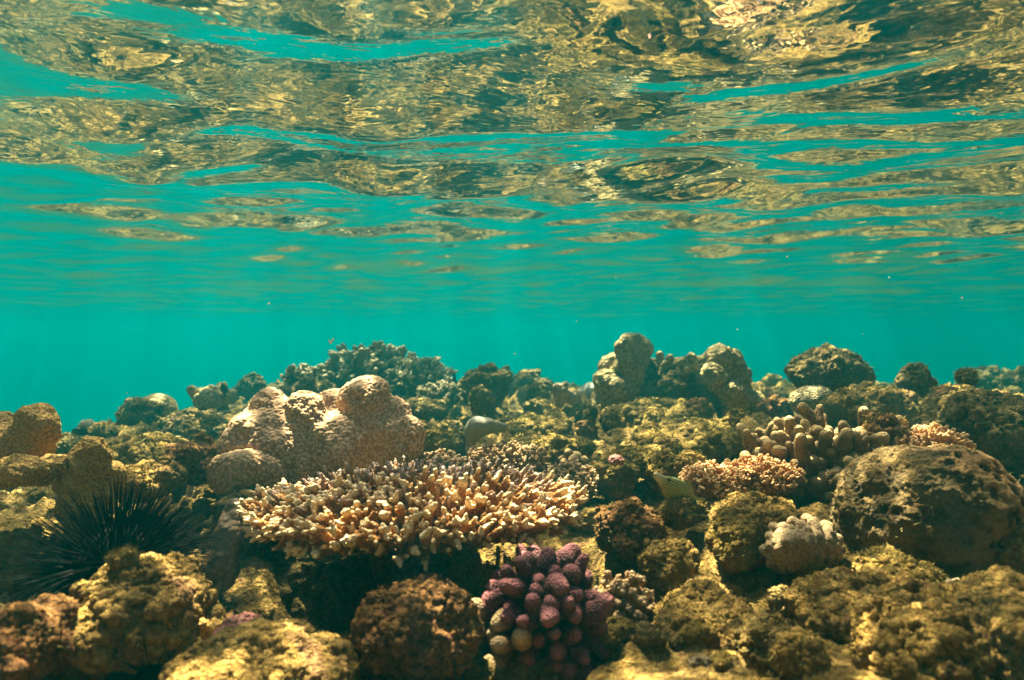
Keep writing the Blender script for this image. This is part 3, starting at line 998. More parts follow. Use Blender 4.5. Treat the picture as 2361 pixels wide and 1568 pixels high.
stub_colony("bush_coral", "little brown coral sprig behind the grey sponge, towards the lobed coral", "coral", at(1062, 1010, 1.75), (.030, .026, .022), 70, .012, .003, BUSH, 55, forks=3)
finger_colony("pillar_coral", "clump of blunt upright coral pillars on the left skyline", "coral", at(492, 942, 2.55), (.070, .06, .035), 20, .062, .020, ('porites', 'finger_base'), 56, axis=(0, -.2, 1), spread=1.1, squash=1.2)

# ---------------------------------------------------------------- coral heads made of lumps
def lump_head(name, label, cat, d0, lobes, k, h, amp, seed, mat, part=None, nz=0.008):
    o0 = at(lobes[0][0], lobes[0][1], d0)
    me = lobes_mesh(name, d0, lobes, k, h, amp, seed, o0, nz)
    return tag(obj(name, me, M[mat], None, o0), label, cat)

def build_bommie():
    d0 = 2.4
    o0 = at(1560, 930, d0)
    root = thing("coral_bommie", "tall knobbly coral head with swollen columns, highest on the skyline", "coral", o0)
    rock = rock_mesh("rock", (.225, .16, .125), 61, 60, 0.75, 0.9, 0.6)
    obj("rock", rock, M['rock_dark'], root, (0, .06, .02))
    A = [('f', 9, 0.022), ('r', 16, 0.010), ('k', 26, 0.014), ('r', 40, 0.008), ('k', 80, 0.006)]
    L = [(1455, 905, -.02, 34, 1450, 855, 0, 30), (1450, 850, 0, 30, 1449, 808, 0, 23), (1466, 850, .02, 24, 1474, 806, .02, 20), (1452, 800, 0, 18), (1476, 800, .02, 16)]
    obj("column", lobes_mesh("column", d0, L, .022, .0075, A, 62, o0, .012), M['porites'], root)
    L = [(1405, 930, 0, 34, 1408, 890, 0, 30), (1395, 885, -.02, 20), (1430, 900, -.05, 22), (1400, 850, .05, 13), (1410, 838, .05, 9), (1418, 835, .07, 10), (1436, 838, .05, 12)]
    obj("shoulder", lobes_mesh("shoulder", d0, L, .024, .0075, A, 63, o0, .012), M['porites'], root)
    L = [(1660, 900, 0, 38, 1655, 840, 0, 30), (1640, 832, 0, 20), (1690, 880, .02, 30, 1688, 833, .02, 20), (1640, 868, -.07, 27), (1712, 870, 0, 16),
         (1680, 930, -.03, 40, 1676, 910, -.05, 28), (1725, 925, 0, 26), (1740, 945, 0, 22), (1705, 900, 0, 22)]
    obj("columns", lobes_mesh("columns", d0, L, .022, .0075, A, 64, o0, .012), M['porites'], root)
    rs = np.random.RandomState(65)
    for k in range(22):
        px, py = rs.uniform(1498, 1630), rs.uniform(812, 862)
        py = max(py, 806 + 18 * abs(px - 1535) / 60)
        dd = rs.uniform(-.06, .08); r = rs.uniform(7, 12)
        o1 = at(px, py + 22, d0 + dd)
        L = [(px, py + 28, dd, r * 1.0, px + rs.normal() * 3, py, dd, r)]
        me = lobes_mesh("knob", d0, L, .01, .0055, [('f', 20, .008), ('k', 45, .005)], 66 + k, o1, .006)
        obj("knob", me, M['porites'], root, o1 - o0)
build_bommie()

A0 = [('f', 10, .012), ('k', 30, .008), ('f', 40, .004)]
lump_head("golden_coral", "tall golden brown lobed coral at the left edge of the reef", "coral", 1.0,
          [(70, 1010, 0, 38, 82, 972, 0, 30), (20, 1010, .02, 44, 5, 985, .02, 34), (95, 985, 0, 20, 100, 1000, 0, 22), (60, 1060, 0, 50, 20, 1050, 0, 55), (-60, 1040, .02, 70)],
          .016, .0028, [('f', 12, .014), ('r', 24, .007), ('k', 60, .006), ('r', 80, .003)], 71, 'golden')
lump_head("golden_coral", "golden brown coral column with a rounded cap, above the spiny urchin", "coral", .98,
          [(205, 1060, 0, 32, 226, 1042, 0, 25), (195, 1100, 0, 44, 200, 1150, 0, 46), (165, 1110, 0, 30), (235, 1100, .01, 26)],
          .014, .0028, [('f', 14, .015), ('r', 28, .009), ('k', 70, .005), ('r', 80, .003)], 72, 'golden')
lump_head("golden_coral", "flat golden coral shelf below the tall lobed coral at the left edge", "coral", .93,
          [(20, 1088, 0, 18, 180, 1066, .05, 16), (100, 1092, .03, 18, 40, 1100, -.02, 16), (-40, 1096, 0, 22, 60, 1090, 0, 18)],
          .016, .0028, [('f', 16, .014), ('r', 34, .008), ('r', 80, .003)], 73, 'golden')
lump_head("grey_sponge", "smooth grey hump backed sponge lying on the reef behind the table coral", "sponge", 1.6,
          [(1092, 990, 0, 20, 1100, 984, -.01, 21), (1100, 983, -.01, 19, 1160, 986, .03, 11), (1088, 1000, 0, 15, 1080, 1040, 0, 9), (1125, 980, .0, 14)],
          .018, .003, [('f', 18, .004)], 74, 'sponge', nz=.004)
lump_head("brown_sponge", "smooth brown sponge hanging down the dark cleft under the lobed coral", "sponge", .92,
          [(545, 1180, .05, 34, 525, 1240, .02, 28), (522, 1245, .02, 26, 515, 1300, .0, 22), (510, 1310, 0, 27, 512, 1345, -.01, 22), (535, 1330, .01, 18), (500, 1350, .0, 16)],
          .02, .003, [('f', 22, .006), ('p', 45, .006)], 75, 'brownsponge')
lump_head("nodule_coral", "grey coral mound of crowded round nodules left of the pitted boulder", "coral", .84,
          [(1850, 1272, .012, 58), (1805, 1285, .018, 40), (1895, 1272, .02, 42)] +
          [(1850 + 94 * math.sqrt((k + .5) / 58) * math.cos(k * 2.39996), 1262 + 64 * math.sqrt((k + .5) / 58) * math.sin(k * 2.39996),
            .004 - .046 * math.sqrt(max(0, 1 - (k + .5) / 58)), 10.5 + (k * 7) % 5) for k in range(58)],
          .004, .0018, [('f', 40, .003), ('k', 90, .002)], 76, 'nodule', nz=.002)
lump_head("pale_dome_coral", "pale domed coral on the left skyline among dark rocks", "coral", 2.35,
          [(362, 938, 0, 30), (378, 945, 0, 26), (345, 950, 0, 22), (370, 965, 0, 34)], .03, .006, [('f', 9, .01)], 77, 'porites')
lump_head("dead_branch_coral", "whitish forked stump of dead coral on the skyline left of the tall knobbly head", "coral", 2.3,
          [(1290, 930, 0, 11, 1292, 905, 0, 11), (1290, 905, 0, 13, 1284, 895, 0, 9), (1294, 900, 0, 10, 1302, 885, 0, 6), (1300, 908, .01, 11, 1326, 918, .03, 12), (1325, 920, .03, 11, 1335, 935, .03, 9)],
          .012, .004, [('f', 14, .010), ('k', 40, .007), ('r', 60, .003)], 78, 'white')
lump_head("round_coral", "smooth rounded coral boulder tucked against the left foot of the tall knobbly head", "coral", 2.9,
          [(1358, 912, 0, 26), (1368, 905, 0, 22), (1345, 925, 0, 20)], .03, .007, [('f', 8, .012), ('f', 30, .004)], 79, 'sponge')

# brain coral with winding ridges
def build_brain():
    o0 = at(1872, 925, 1.9)
    t = NT("brain_coral_skin")
    co = t.coord()
    nz = t.n("ShaderNodeTexNoise"); nz.inputs["Scale"].default_value = 28; nz.inputs["Detail"].default_value = 2; t.l(co, nz.inputs["Vector"])
    band = t.math('SINE', t.math('MULTIPLY', nz.outputs["Fac"], 75.0))
    c = t.ramp(t.math('MULTIPLY_ADD', band, 0.5, 0.5), [(0.1, (0.13, 0.085, 0.035)), (0.6, (0.34, 0.25, 0.12)), (1.0, (0.46, 0.36, 0.19))])
    m = t.surface(c, 0.85, t.bump(band, 0.004, 1.0))
    V, Q = sdf_mesh(lambda P: ellipsoid(P, (0, 0, 0), (.062, .06, .046)), (-.08, -.08, -.065), (.08, .08, .065), .0028)
    V = sprung(V, Q, [('f', 14, .008)], 3)
    tag(obj("brain_coral", make_mesh("brain_coral", V, Q), m, None, o0), "domed brain coral with winding grooves behind the brown finger coral", "coral")
build_brain()

# the big pitted boulder coral
def build_pitted():
    o0 = at(2155, 1192, .92)
    rad = np.array([.122, .10, .098], np.float32)
    def f(P):
        d = ellipsoid(P, (0, 0, 0), rad)
        return d + .022 * fbm(P * 9 + 5, 3)
    V, Q = sdf_mesh(f, -rad * 1.3, rad * 1.3, .0022)
    N = normals(V, Q)
    w, w2 = worley(V * np.float32(56))
    cup = np.clip((w2 - w) / 0.35, 0, 1)
    side = np.clip((V[:, 0] * 14 + V[:, 2] * 2 + 0.35 + 0.9 * fbm(V * 12, 2)), 0, 1)       # cups still open on the living right flank
    crust = .007 * fbm(V * 34, 4, 0.55, True) + .010 * fbm(V * 16 + 9, 3) + .004 * fbm(V * 90, 3, .6, True)
    wk, _ = worley(V * 40 + 3)
    V = V + N * ((-.012 * np.clip(1 - w / 0.42, 0, 1) ** .5 + .0022 * (1 - cup)) * side + crust * (1 - .75 * side) + .006 * np.clip(.5 - wk, 0, 1) * (1 - side))[:, None]
    t = NT("pitted_coral_skin")
    co = t.coord()
    at_ = t.n("ShaderNodeAttribute"); at_.attribute_name = "tip"
    a2 = t.n("ShaderNodeAttribute"); a2.attribute_name = "cup"
    n1 = t.noise(co, 30, 5, .65); n2 = t.noise(co, 150, 4, .6)
    live = t.mix(a2.outputs["Fac"], t.mix(n2, (.30, .155, .06), (.44, .25, .10)), (.02, .012, .008))
    dead = t.mix(t.ramp(n1, [(.35, (0, 0, 0)), (.65, (1, 1, 1))]), t.mix(n2, (.014, .009, .003), (.065, .037, .010)), t.mix(n2, (.045, .026, .008), (.27, .165, .05)))
    c = t.mix(at_.outputs["Fac"], dead, live)
    hs = t.math('ADD', t.math('MULTIPLY', n1, .8), t.math('MULTIPLY', n2, .5))
    m = t.surface(c, .9, t.bump(hs, .02, 1.0))
    cupc = np.clip((0.46 - w) / 0.10, 0, 1)
    me = make_mesh("pitted_coral", V, Q, attrs={'tip': side, 'cup': cupc})
    tag(obj("pitted_coral", me, m, None, o0), "huge rounded boulder coral with dark open pits on its right flank", "coral")
build_pitted()
# ---------------------------------------------------------------- single rocks and boulders
RK = [
 # label, px, py, d, w, h, mat, seed, depth, kwargs
 ("rounded boulder with a ragged crown, left of the tall knobbly head on the skyline", 1118, 895, 2.6, 112, 104, 'rock_far', 101, None, {}),
 ("small ragged knob standing on the right shoulder of the rounded skyline boulder", 1166, 868, 2.65, 34, 46, 'rock_far', 102, None, {}),
 ("low broad boulder sloping away right of the rounded skyline boulder", 1228, 905, 3.1, 110, 90, 'rock_far', 103, None, {}),
 ("craggy stump in front of the low broad skyline boulder", 1240, 915, 2.5, 50, 62, 'rock_far', 104, None, {}),
 ("craggy stump in front of the rounded skyline boulder", 1108, 925, 2.3, 62, 66, 'rock_far', 105, None, {}),
 ("big lumpy boulder alone on the skyline, right of the tall knobbly head", 1912, 862, 2.15, 188, 122, 'rock_far', 106, .12, dict(res=70, knobs=0.9, rough=.6)),
 ("flat topped pale rock ledge behind the brown finger coral", 2010, 944, 1.75, 230, 108, 'rock_pale', 107, .10, dict(res=64)),
 ("upright ragged boulder right of the flat rock ledge", 2112, 900, 1.85, 92, 106, 'rock_far', 108, None, {}),
 ("sloping rock with a rounded knob on top near the right edge", 2205, 938, 1.75, 120, 106, 'rock_pale', 109, None, {}),
 ("small rounded knob perched on the sloping rock near the right edge", 2228, 872, 1.75, 40, 44, 'rock_maroon', 110, None, dict(holes=0.1)),
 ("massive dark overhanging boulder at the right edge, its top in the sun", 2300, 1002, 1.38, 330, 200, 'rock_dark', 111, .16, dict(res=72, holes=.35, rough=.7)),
 ("distant hazy boulder on the skyline at the far right", 2290, 878, 3.9, 130, 50, 'rock_dark', 112, None, {}),
 ("second distant hazy boulder cut off by the right edge", 2390, 895, 3.2, 150, 90, 'rock_dark', 113, None, {}),
 ("distant hazy rock in the gap left of the lumpy skyline boulder", 1800, 905, 4.2, 70, 44, 'rock_dark', 114, None, {}),
 ("low rock with tufted top between the tall knobbly head and the flat ledge", 1790, 925, 2.5, 90, 50, 'rock_far', 115, None, {}),
 ("mossy pale boulder with a flat brow, left of the lobed coral", 335, 1112, 1.12, 180, 84, 'rock_pale', 116, .07, {}),
 ("olive turf slope of rock above the mossy pale boulder", 335, 1050, 1.5, 190, 76, 'rock_turf', 117, .12, {}),
 ("dark maroon rock with a sunlit snout, close to the left side of the lobed coral", 448, 1062, 1.22, 125, 100, 'rock_maroon', 118, .06, {}),
 ("dark ragged pile of rock on the left skyline under the pale dome coral", 330, 965, 2.3, 105, 100, 'rock_dark', 119, None, {}),
 ("crumbly rock slope below the blunt coral pillars", 450, 985, 2.1, 150, 70, 'rock_far', 120, .10, {}),
 ("dark square topped boulder on the left skyline, left of the small bushy coral", 580, 895, 3.1, 74, 56, 'rock_dark', 121, None, dict(holes=.2)),
 ("low mound under the small bushy coral on the skyline", 712, 905, 2.7, 120, 60, 'rock_far', 122, None, {}),
 ("crumbly knob of rock on the left drop-off", 240, 1000, 2.0, 60, 36, 'rock_dark', 123, None, {}),
 ("low rubbly rise at the brink of the left drop-off", 150, 1030, 1.8, 110, 46, 'rock_far', 124, None, {}),
 ("large craggy foreground rock under the spiny urchin, sunlit along its crest", 330, 1428, .72, 330, 250, 'rock_pale', 125, .085, dict(res=84, rough=.9)),
 ("small pale knob on the crest of the rock in front of the urchin", 285, 1290, .715, 60, 52, 'rock_pale', 126, None, dict(holes=.1)),
 ("craggy dark rock in the bottom left corner with sunlit edges", 40, 1490, .62, 210, 190, 'rock_maroon', 127, .07, dict(res=70)),
 ("sunlit sandy foot of rock left of the urchin", 60, 1290, .95, 220, 120, 'rock_pale', 128, .10, {}),
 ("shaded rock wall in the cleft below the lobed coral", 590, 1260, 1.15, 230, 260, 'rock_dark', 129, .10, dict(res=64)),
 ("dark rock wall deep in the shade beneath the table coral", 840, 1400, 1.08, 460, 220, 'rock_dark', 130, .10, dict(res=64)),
 ("sandy textured rock mound at the bottom, under the pink crust", 600, 1560, .66, 460, 190, 'rock_pale', 131, .09, dict(res=84, holes=.15, knobs=.35, rough=.6)),
 ("knobbly brown pink crusted rock at the bottom beneath the table coral", 955, 1450, .70, 285, 220, 'rock_maroon', 132, .065, dict(res=84, knobs=1.5, holes=.5, rough=.6)),
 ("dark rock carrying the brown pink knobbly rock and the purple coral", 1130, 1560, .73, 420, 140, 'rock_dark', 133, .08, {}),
 ("craggy rock with turf top in front of the dark cave, right of the table coral", 1448, 1222, .98, 150, 140, 'rock_maroon', 134, .06, dict(res=64)),
 ("twisted knobs of rock at the mouth of the dark cave", 1540, 1300, .88, 120, 110, 'rock_pale', 135, .045, dict(knobs=1.2, holes=.8)),
 ("hollow rock with a pink patch on top, behind the right rim of the table coral", 1410, 1098, 1.32, 120, 100, 'rock_turf', 136, .06, {}),
 ("jagged lit ledge of rock over the red sponge", 1745, 1200, .92, 240, 90, 'rock_pale', 137, .07, dict(res=64)),
 ("crumbling rock pillar with a red sponge at its foot", 1690, 1250, .88, 110, 120, 'rock_turf', 138, .05, {}),
 ("smooth shaded rock behind the small striped fish", 1560, 1095, 1.30, 130, 120, 'rock_turf', 139, .06, {}),
 ("pale rock lit from above behind the orange soft coral", 1590, 1075, 1.2, 70, 70, 'rock_pale', 140, None, {}),
 ("dark green tufted rock between the cave and the small striped fish", 1570, 1180, 1.0, 110, 70, 'rock_turf', 141, None, {}),
 ("dark undercut rock in the right foreground above the red stain", 1775, 1500, .70, 200, 150, 'rock_dark', 142, .05, dict(res=64)),
 ("sloping slab of sunlit rock right of the tan cluster coral", 1640, 1440, .76, 280, 120, 'rock_pale', 143, .07, dict(res=64, holes=.2)),
 ("long sunlit rock ridge below the nodule coral", 2000, 1400, .74, 420, 130, 'rock_pale', 144, .07, dict(res=72)),
 ("round golden knob of rock in the right foreground", 1850, 1515, .64, 130, 110, 'rock_pale', 145, None, {}),
 ("craggy sunlit rock in the right foreground with a dark hollow", 2130, 1500, .62, 280, 190, 'rock_pale', 146, .06, dict(res=72, holes=.8)),
 ("big crumpled golden rock in the bottom right corner", 2330, 1470, .64, 260, 260, 'rock_pale', 147, .08, dict(res=72)),
 ("turf covered rock at the foot of the pitted boulder", 2060, 1330, .80, 220, 90, 'rock_turf', 148, .06, {}),
 ("golden crusted rock at the right edge below the pitted boulder", 2370, 1300, .82, 130, 170, 'rock_pale', 149, .06, {}),
 ("turf topped rock shelf in the middle distance, right of the grey sponge", 1235, 985, 1.9, 170, 50, 'rock_turf', 150, .14, {}),
 ("low rough rise of reef in front of the tall knobbly head", 1500, 955, 2.1, 230, 50, 'rock_turf', 151, .16, {}),
 ("dark knob of rock standing on the flat before the tall knobbly head", 1352, 962, 1.95, 52, 60, 'rock_dark', 152, None, {}),
 ("broad turfy rise of reef left of the brown finger coral", 1600, 1010, 1.6, 260, 70, 'rock_turf', 153, .16, {}),
 ("ragged rock beside the right flank of the lobed coral", 1010, 1020, 1.65, 110, 70, 'rock_turf', 154, .08, {}),
 ("low turfy ledge between the grey sponge and the hollow rock", 1270, 1035, 1.55, 190, 64, 'rock_turf', 155, .10, {}),
 ("dark overhung rock face above the fish", 1480, 1060, 1.45, 150, 60, 'rock_turf', 156, .08, {}),
 ("pale rubble mound on the skyline flat behind the lobed coral", 980, 945, 2.4, 120, 50, 'rock_far', 157, .10, {}),
 ("knobby little rock at the right end of the brown finger coral", 2040, 1000, 1.2, 90, 90, 'rock_maroon', 158, .05, {}),
]
for lab, px, py, d, w, h, mat, seed, dep, kw in RK:
    place_rock("reef_rock", lab, "rock", px, py, d, w, h, mat, seed, dep, None, 0.0, 0.0, **kw)
place_rock("red_sponge", "bright red encrusting sponge in the dark cleft beside the nodule coral", "sponge", 1712, 1288, .865, 110, 40, 'red', 181, .02, rough=.8)
place_rock("pink_crust", "pale pink coralline crust lump on the sandy mound at the bottom", "algae", 550, 1455, .69, 110, 52, 'pink', 183, .018, rot=0.3, tilt=0.2, knobs=1.2)
place_rock("pink_crust", "tiny lilac coralline patch on the hollow rock behind the table coral", "algae", 1420, 1062, 1.25, 36, 22, 'pink', 184, .012)
place_rock("round_sponge", "small round tan sponge ball beside the brown hanging sponge", "sponge", 463, 1440, .70, 30, 28, 'golden', 185, None, holes=0, knobs=.1, rough=.2)

# ---------------------------------------------------------------- loose rubble strewn over the flat
def rubble():
    rs = np.random.RandomState(91)
    lib = [rock_mesh("rubble_stone", np.array([1, rs.uniform(.6, 1), rs.uniform(.55, .95)]) * .03, 300 + k, 30, 1.1, .6, .9) for k in range(8)]
    mats = ['rock_far', 'rock_turf', 'rock_pale', 'rock_dark', 'rock_turf', 'rock_far', 'white', 'rock_maroon']
    for me, m in zip(lib, mats): me.materials.append(M[m])
    n = 0
    while n < 290:
        d = math.exp(rs.uniform(math.log(.62), math.log(4.2)))
        px = rs.uniform(-60, 2420)
        x = (px - 1180.5) / FPX * d
        if d < 1.35 and 560 < px < 1360: continue
        z = ground(x, d)
        s = rs.uniform(.35, 1.15) * (0.5 + .42 * d)
        o = obj("rubble_stone", lib[rs.randint(8)], None, None, (x, d, z + .008 * s), (rs.normal() * .3, rs.normal() * .3, rs.uniform(0, 6.28)), (s, s, s * rs.uniform(.7, 1.2)))
        tag(o, "small encrusted rubble stone lying loose on the reef flat", "stone", "rubble stones strewn over the reef flat")
        n += 1
rubble()
# ---------------------------------------------------------------- long spined urchins
def spine_mesh(name, length, r):
    th = np.arange(6) / 6 * 2 * math.pi
    V = []
    for f, k in ((0, 1), (.5, .62), (1, .14)):
        V.append(np.stack([np.cos(th) * r * k, np.sin(th) * r * k, np.full(6, f * length)], 1))
    V = np.concatenate(V)
    i = np.arange(6); j = (i + 1) % 6
    F = np.concatenate([np.stack([b + i, b + j, b + 6 + j, b + 6 + i], 1) for b in (0, 6)])
    return make_mesh(name, V, F)

def build_urchin(label, c, rb, n, ls, seed, r=.0011, up=0.0):
    rs = np.random.RandomState(seed)
    root = thing("sea_urchin", label, "sea urchin", c)
    V, Q = sdf_mesh(lambda P: ellipsoid(P, (0, 0, 0), (rb, rb, rb * .75)), (-rb * 1.2,) * 3, (rb * 1.2,) * 3, rb / 11)
    obj("body", make_mesh("body", sprung(V, Q, [('k', 4 / rb, .1 * rb)], 2), Q), M['black'], root)
    protos = [spine_mesh("spine", ls * f, r) for f in (.7, .85, 1.0, 1.12)]
    for p in protos: p.materials.append(M['black'])
    pl = []
    ga = math.pi * (3 - math.sqrt(5))
    for k in range(n):
        z = 1 - (k + .5) / n * 1.55
        sr = math.sqrt(max(0, 1 - z * z)); a = k * ga
        d = np.array([sr * math.cos(a), sr * math.sin(a), z]) + rs.normal(size=3) * .10
        pl.append((rs.randint(4), np.array([sr * math.cos(a), sr * math.sin(a), z * .75]) * rb * .9, aim(d, 0), (1, 1, 1), d))
    order = sorted(range(n), key=lambda i: pl[i][4][1] - .3 * pl[i][4][2])
    for i in order[:100]:
        obj("spine", protos[pl[i][0]], None, root, pl[i][1], pl[i][2])
    if n > 100:
        o = obj("spines", join_copies("spines", protos, [pl[i][:4] for i in order[100:]]), M['black'], root)
        o['kind'] = 'stuff'
    return root
build_urchin("big black sea urchin bristling with long thin spines in a hollow at the left", at(272, 1296, .82), .060, 1100, .060, 5, .00105)
build_urchin("small black sea urchin wedged in a crevice at the bottom left", at(350, 1555, .66), .014, 46, .036, 6, .0007)

# ---------------------------------------------------------------- fish
def loft(sections, seg=24):
    """sections: (x, z centre, half height, half width) along the body"""
    V = []
    th = np.arange(seg) / seg * 2 * math.pi
    for x, zc, hh, hw in sections:
        V.append(np.stack([np.full(seg, x), np.cos(th) * hw, zc + np.sin(th) * hh], 1))
    V = np.concatenate(V)
    F = []
    for s in range(len(sections) - 1):
        i = np.arange(seg); j = (i + 1) % seg
        F.append(np.stack([s * seg + i, s * seg + j, (s + 1) * seg + j, (s + 1) * seg + i], 1))
    return V, np.concatenate(F)

def fin_mesh(name, outline, th=.0004):
    n = len(outline)
    P = np.array(outline, np.float32)
    V = np.concatenate([np.stack([P[:, 0], np.full(n, s * th), P[:, 1]], 1) for s in (-1, 1)])
    F = [[0, k, k + 1] for k in range(1, n - 1)] + [[n, n + k + 1, n + k] for k in range(1, n - 1)]
    S = [[k, (k + 1) % n, n + (k + 1) % n, n + k] for k in range(n)]
    return make_mesh(name, V, [np.array(F), np.array(S)], smooth=False)

def smooth_sections(keys, n=26):
    k = np.array(keys, float)
    x = np.linspace(k[0, 0], k[-1, 0], n)
    return [(xi, np.interp(xi, k[:, 0], k[:, 1]), np.interp(xi, k[:, 0], k[:, 2]), np.interp(xi, k[:, 0], k[:, 3])) for xi in x]

def build_filefish():
    c = at(1556, 1126, 1.0)
    root = thing("filefish", "small olive fish with a pale snout and rows of light spots beside orange soft coral", "fish", c, (0, R(32), R(8)))
    # head towards -x
    keys = [(-.0405, .0015, .0012, .0010), (-.0395, .0015, .0035, .0026), (-.036, .0015, .0052, .0038), (-.031, .001, .0060, .0044), (-.024, .000, .0078, .0054), (-.016, -.001, .0125, .0066), (-.005, -.0025, .0178, .0080), (.008, -.003, .0195, .0084), (.022, -.001, .0155, .0062), (.032, .000, .0070, .0030), (.037, .000, .0048, .0016)]
    V, F = loft(smooth_sections(keys, 30))
    t = NT("filefish_skin")
    co = t.coord()
    sep = t.n("ShaderNodeSeparateXYZ"); t.l(co, sep.inputs[0])
    zz = t.math('MULTIPLY_ADD', sep.outputs["Z"], 1, t.math('MULTIPLY', t.math('MULTIPLY', sep.outputs["X"], sep.outputs["X"]), 5.0))
    rows = t.math('SINE', t.math('MULTIPLY', zz, 1500.0))
    dots = t.math('SINE', t.math('MULTIPLY', sep.outputs["X"], 1900.0))
    spot = t.math('MULTIPLY', t.math('GREATER_THAN', rows, 0.35), t.math('GREATER_THAN', dots, -0.45))
    c0 = t.mix(t.noise(co, 160, 3), (.13, .12, .015), (.24, .20, .03))
    c1 = t.mix(spot, c0, (.30, .36, .20))
    xm = t.ramp(t.math('MULTIPLY_ADD', sep.outputs["X"], 20.0, 0.74), [(0.10, (1, 1, 1)), (0.38, (0, 0, 0))])
    m = t.surface(t.mix(xm, c1, (.48, .42, .24)), .5, None, .4)
    obj("body", make_mesh("body", V, F), m, root)
    fm = simple_mat("filefish_fin", (.22, .19, .06), .6)
    obj("dorsal_fin", fin_mesh("dorsal_fin", [(.004, .012), (.008, .021), (.016, .021), (.026, .014), (.028, .008), (.012, .010)]), fm, root)
    obj("ventral_fin", fin_mesh("ventral_fin", [(-.002, -.016), (.004, -.030), (.016, -.026), (.026, -.014), (.012, -.010)]), fm, root)
    obj("tail_fin", fin_mesh("tail_fin", [(.035, .004), (.050, .011), (.054, .0), (.050, -.011), (.035, -.004)]), fm, root)
    for s in (-1, 1):
        V, Q = sdf_mesh(lambda P: np.linalg.norm(P, axis=1) - .0022, (-.003,) * 3, (.003,) * 3, .0005)
        e = obj("eye", make_mesh("eye", V, Q), M['black'], root, (-.0165, s * .0053, .0062))
build_filefish()

def build_damsel(label, c, length, rot):
    root = thing("damselfish", label, "fish", c, rot, "dark little fish over the left reef")
    k = length / 2
    keys = [(-1, 0, .03, .03), (-.85, .02, .18, .10), (-.5, .02, .40, .17), (-.1, 0, .47, .18), (.35, 0, .33, .12), (.65, 0, .15, .05), (.75, 0, .12, .03)]
    V, F = loft(smooth_sections([(a * k, b * k, c_ * k, d * k) for a, b, c_, d in keys], 18), 16)
    obj("body", make_mesh("body", V, F), M['fishdark'], root)
    obj("tail_fin", fin_mesh("tail_fin", [(.68 * k, .1 * k), (1.15 * k, .42 * k), (1.0 * k, 0), (1.15 * k, -.42 * k), (.68 * k, -.1 * k)]), M['fishdark'], root)
    obj("dorsal_fin", fin_mesh("dorsal_fin", [(-.45 * k, .36 * k), (-.2 * k, .62 * k), (.4 * k, .55 * k), (.55 * k, .2 * k)]), M['fishdark'], root)
build_damsel("dark little fish hovering at the brink of the left drop-off", at(188, 997, 1.9), .05, (0, R(20), R(30)))
build_damsel("dark little fish hanging head up before the crumbly slope left of the lobed coral", at(494, 1018, 1.9), .075, (0, R(80), R(20)))
build_damsel("dark little fish upright above the blunt coral pillars", at(516, 899, 2.5), .055, (0, R(75), R(40)))

def build_tube():
    c = at(1048, 880, 2.8)
    L = [(1048, 884, 0, 5, 1047, 862, 0, 4), (1050, 884, 0, 5, 1056, 885, 0, 3)]
    tag(obj("tube_sponge", lobes_mesh("tube_sponge", 2.8, L, .006, .0025, [('f', 40, .002)], 3, c), M['fishdark'], None, c), "thin dark tube standing on the skyline left of the rounded boulder", "sponge")
build_tube()

# ---------------------------------------------------------------- scraps adrift in the water
def build_scraps():
    c = at(763, 788, 1.3)
    L = [(758, 784, 0, 1.6, 762, 791, 0, 2.0), (762, 791, 0, 2.0, 769, 781, 0, 1.3)]
    tag(obj("drifting_scrap", lobes_mesh("drifting_scrap", 1.3, L, .001, .0004, [], 3, c), M['scrap'], None, c), "tiny V shaped scrap drifting in open water above the lobed coral", "scrap")
    rs = np.random.RandomState(17)
    me = rock_mesh("drifting_speck", (.0011, .0009, .0008), 3, 12, .6, 0, .4)
    me.materials.append(M['scrap'])
    spots = [(410, 968), (293, 907), (942, 766), (860, 823), (1187, 816), (1572, 692), (2218, 687), (1815, 592), (1776, 483), (687, 870), (1655, 655), (1990, 770), (2050, 640), (620, 700), (1330, 740), (1420, 640), (1700, 760), (2160, 560)]
    for px, py in spots:
        d = rs.uniform(.9, 1.7)
        if (784 - py) / FPX * d > .30: d = .30 * FPX / (784 - py)
        s = rs.uniform(.7, 1.5)
        tag(obj("drifting_speck", me, None, None, at(px, py, d), rs.uniform(0, 6, 3), (s, s, s * 1.4)), "tiny pale speck drifting in the open water", "speck", "specks drifting in the water")
build_scraps()
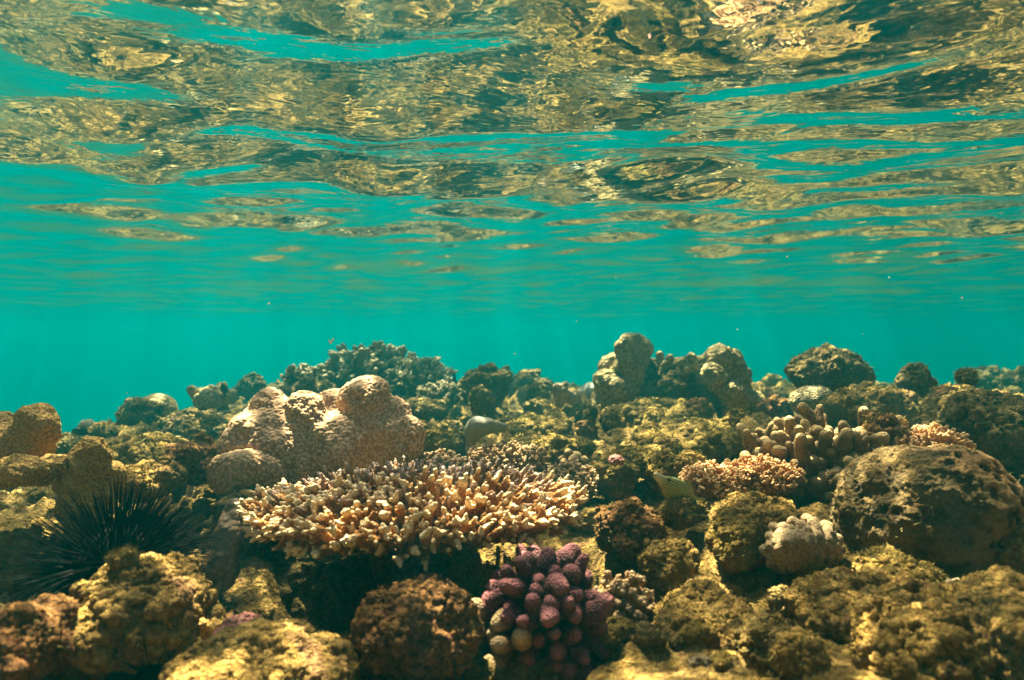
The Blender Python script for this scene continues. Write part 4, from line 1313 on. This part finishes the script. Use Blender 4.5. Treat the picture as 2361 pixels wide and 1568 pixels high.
# ---------------------------------------------------------------- short algal turf growing on the rocks and the reef flat
def build_turf():
    rs = np.random.RandomState(123)
    bpy.context.view_layer.update()
    pts, nrm = [], []
    def take(V, N, n, dens):
        if len(V) == 0: return
        m = fbm(V * 14 + 5, 3)
        ok = np.nonzero((N[:, 2] > -0.35) & (V[:, 1] > .45) & (V[:, 1] < 2.6) & (np.abs(V[:, 0]) < .8 * V[:, 1] + .06) & (m > -0.12))[0]
        if len(ok) == 0: return
        ch = rs.choice(ok, min(n, len(ok)))
        pts.append(V[ch]); nrm.append(N[ch])
    for o in list(scene.objects):
        if o.name.startswith(("reef_rock", "pitted")):
            V, F, a = mesh_arrays(o.data)
            N = normals(V, F)
            m = np.array(o.matrix_world, np.float32)
            take(V @ m[:3, :3].T + m[:3, 3], N @ m[:3, :3].T, 1500, 1)
    me = bpy.data.objects["seabed"].data
    n = len(me.vertices)
    V = np.empty(n * 3, np.float32); me.vertices.foreach_get("co", V)
    N = np.empty(n * 3, np.float32); me.vertices.foreach_get("normal", N)
    take(V.reshape(-1, 3), N.reshape(-1, 3), 26000, 1)
    P, N = np.concatenate(pts), np.concatenate(nrm)
    k = len(P)
    d = N + rs.normal(size=(k, 3)) * .55 + np.array([.25, -.1, .25])
    d /= np.linalg.norm(d, axis=1)[:, None]
    L = rs.uniform(.0022, .0075, k) * np.clip(P[:, 1], .7, 1.6)
    s = np.cross(d, rs.normal(size=(k, 3))); s /= np.linalg.norm(s, axis=1)[:, None]
    w = (rs.uniform(.0003, .0006, k) * np.clip(P[:, 1], .7, 2.0))[:, None]
    bend = rs.normal(size=(k, 3)) * .0012
    P = P - N * .0006
    V = np.concatenate([P - s * w, P + s * w, P + d * (L * .6)[:, None] + s * w * .8 + bend, P + d * (L * .6)[:, None] - s * w * .8 + bend, P + d * L[:, None] + bend * 2.2])
    i = np.arange(k)
    Q = np.stack([i, i + k, i + 2 * k, i + 3 * k], 1)
    T = np.stack([i + 3 * k, i + 2 * k, i + 4 * k], 1)
    t = NT("turf_algae")
    co = t.coord()
    c = t.ramp(t.noise(co, 22, 4, .6), [(.34, (.06, .05, .012)), (.5, (.17, .135, .035)), (.66, (.34, .27, .11))])
    b = t.n("ShaderNodeBsdfPrincipled"); t.l(c, b.inputs["Base Color"]); b.inputs["Roughness"].default_value = .8
    b.inputs["Specular IOR Level"].default_value = .1
    t.l(b.outputs[0], t.out.inputs[0])
    tag(obj("turf_algae", make_mesh("turf_algae", V, [Q, T]), t.m), kind='stuff')
build_turf()
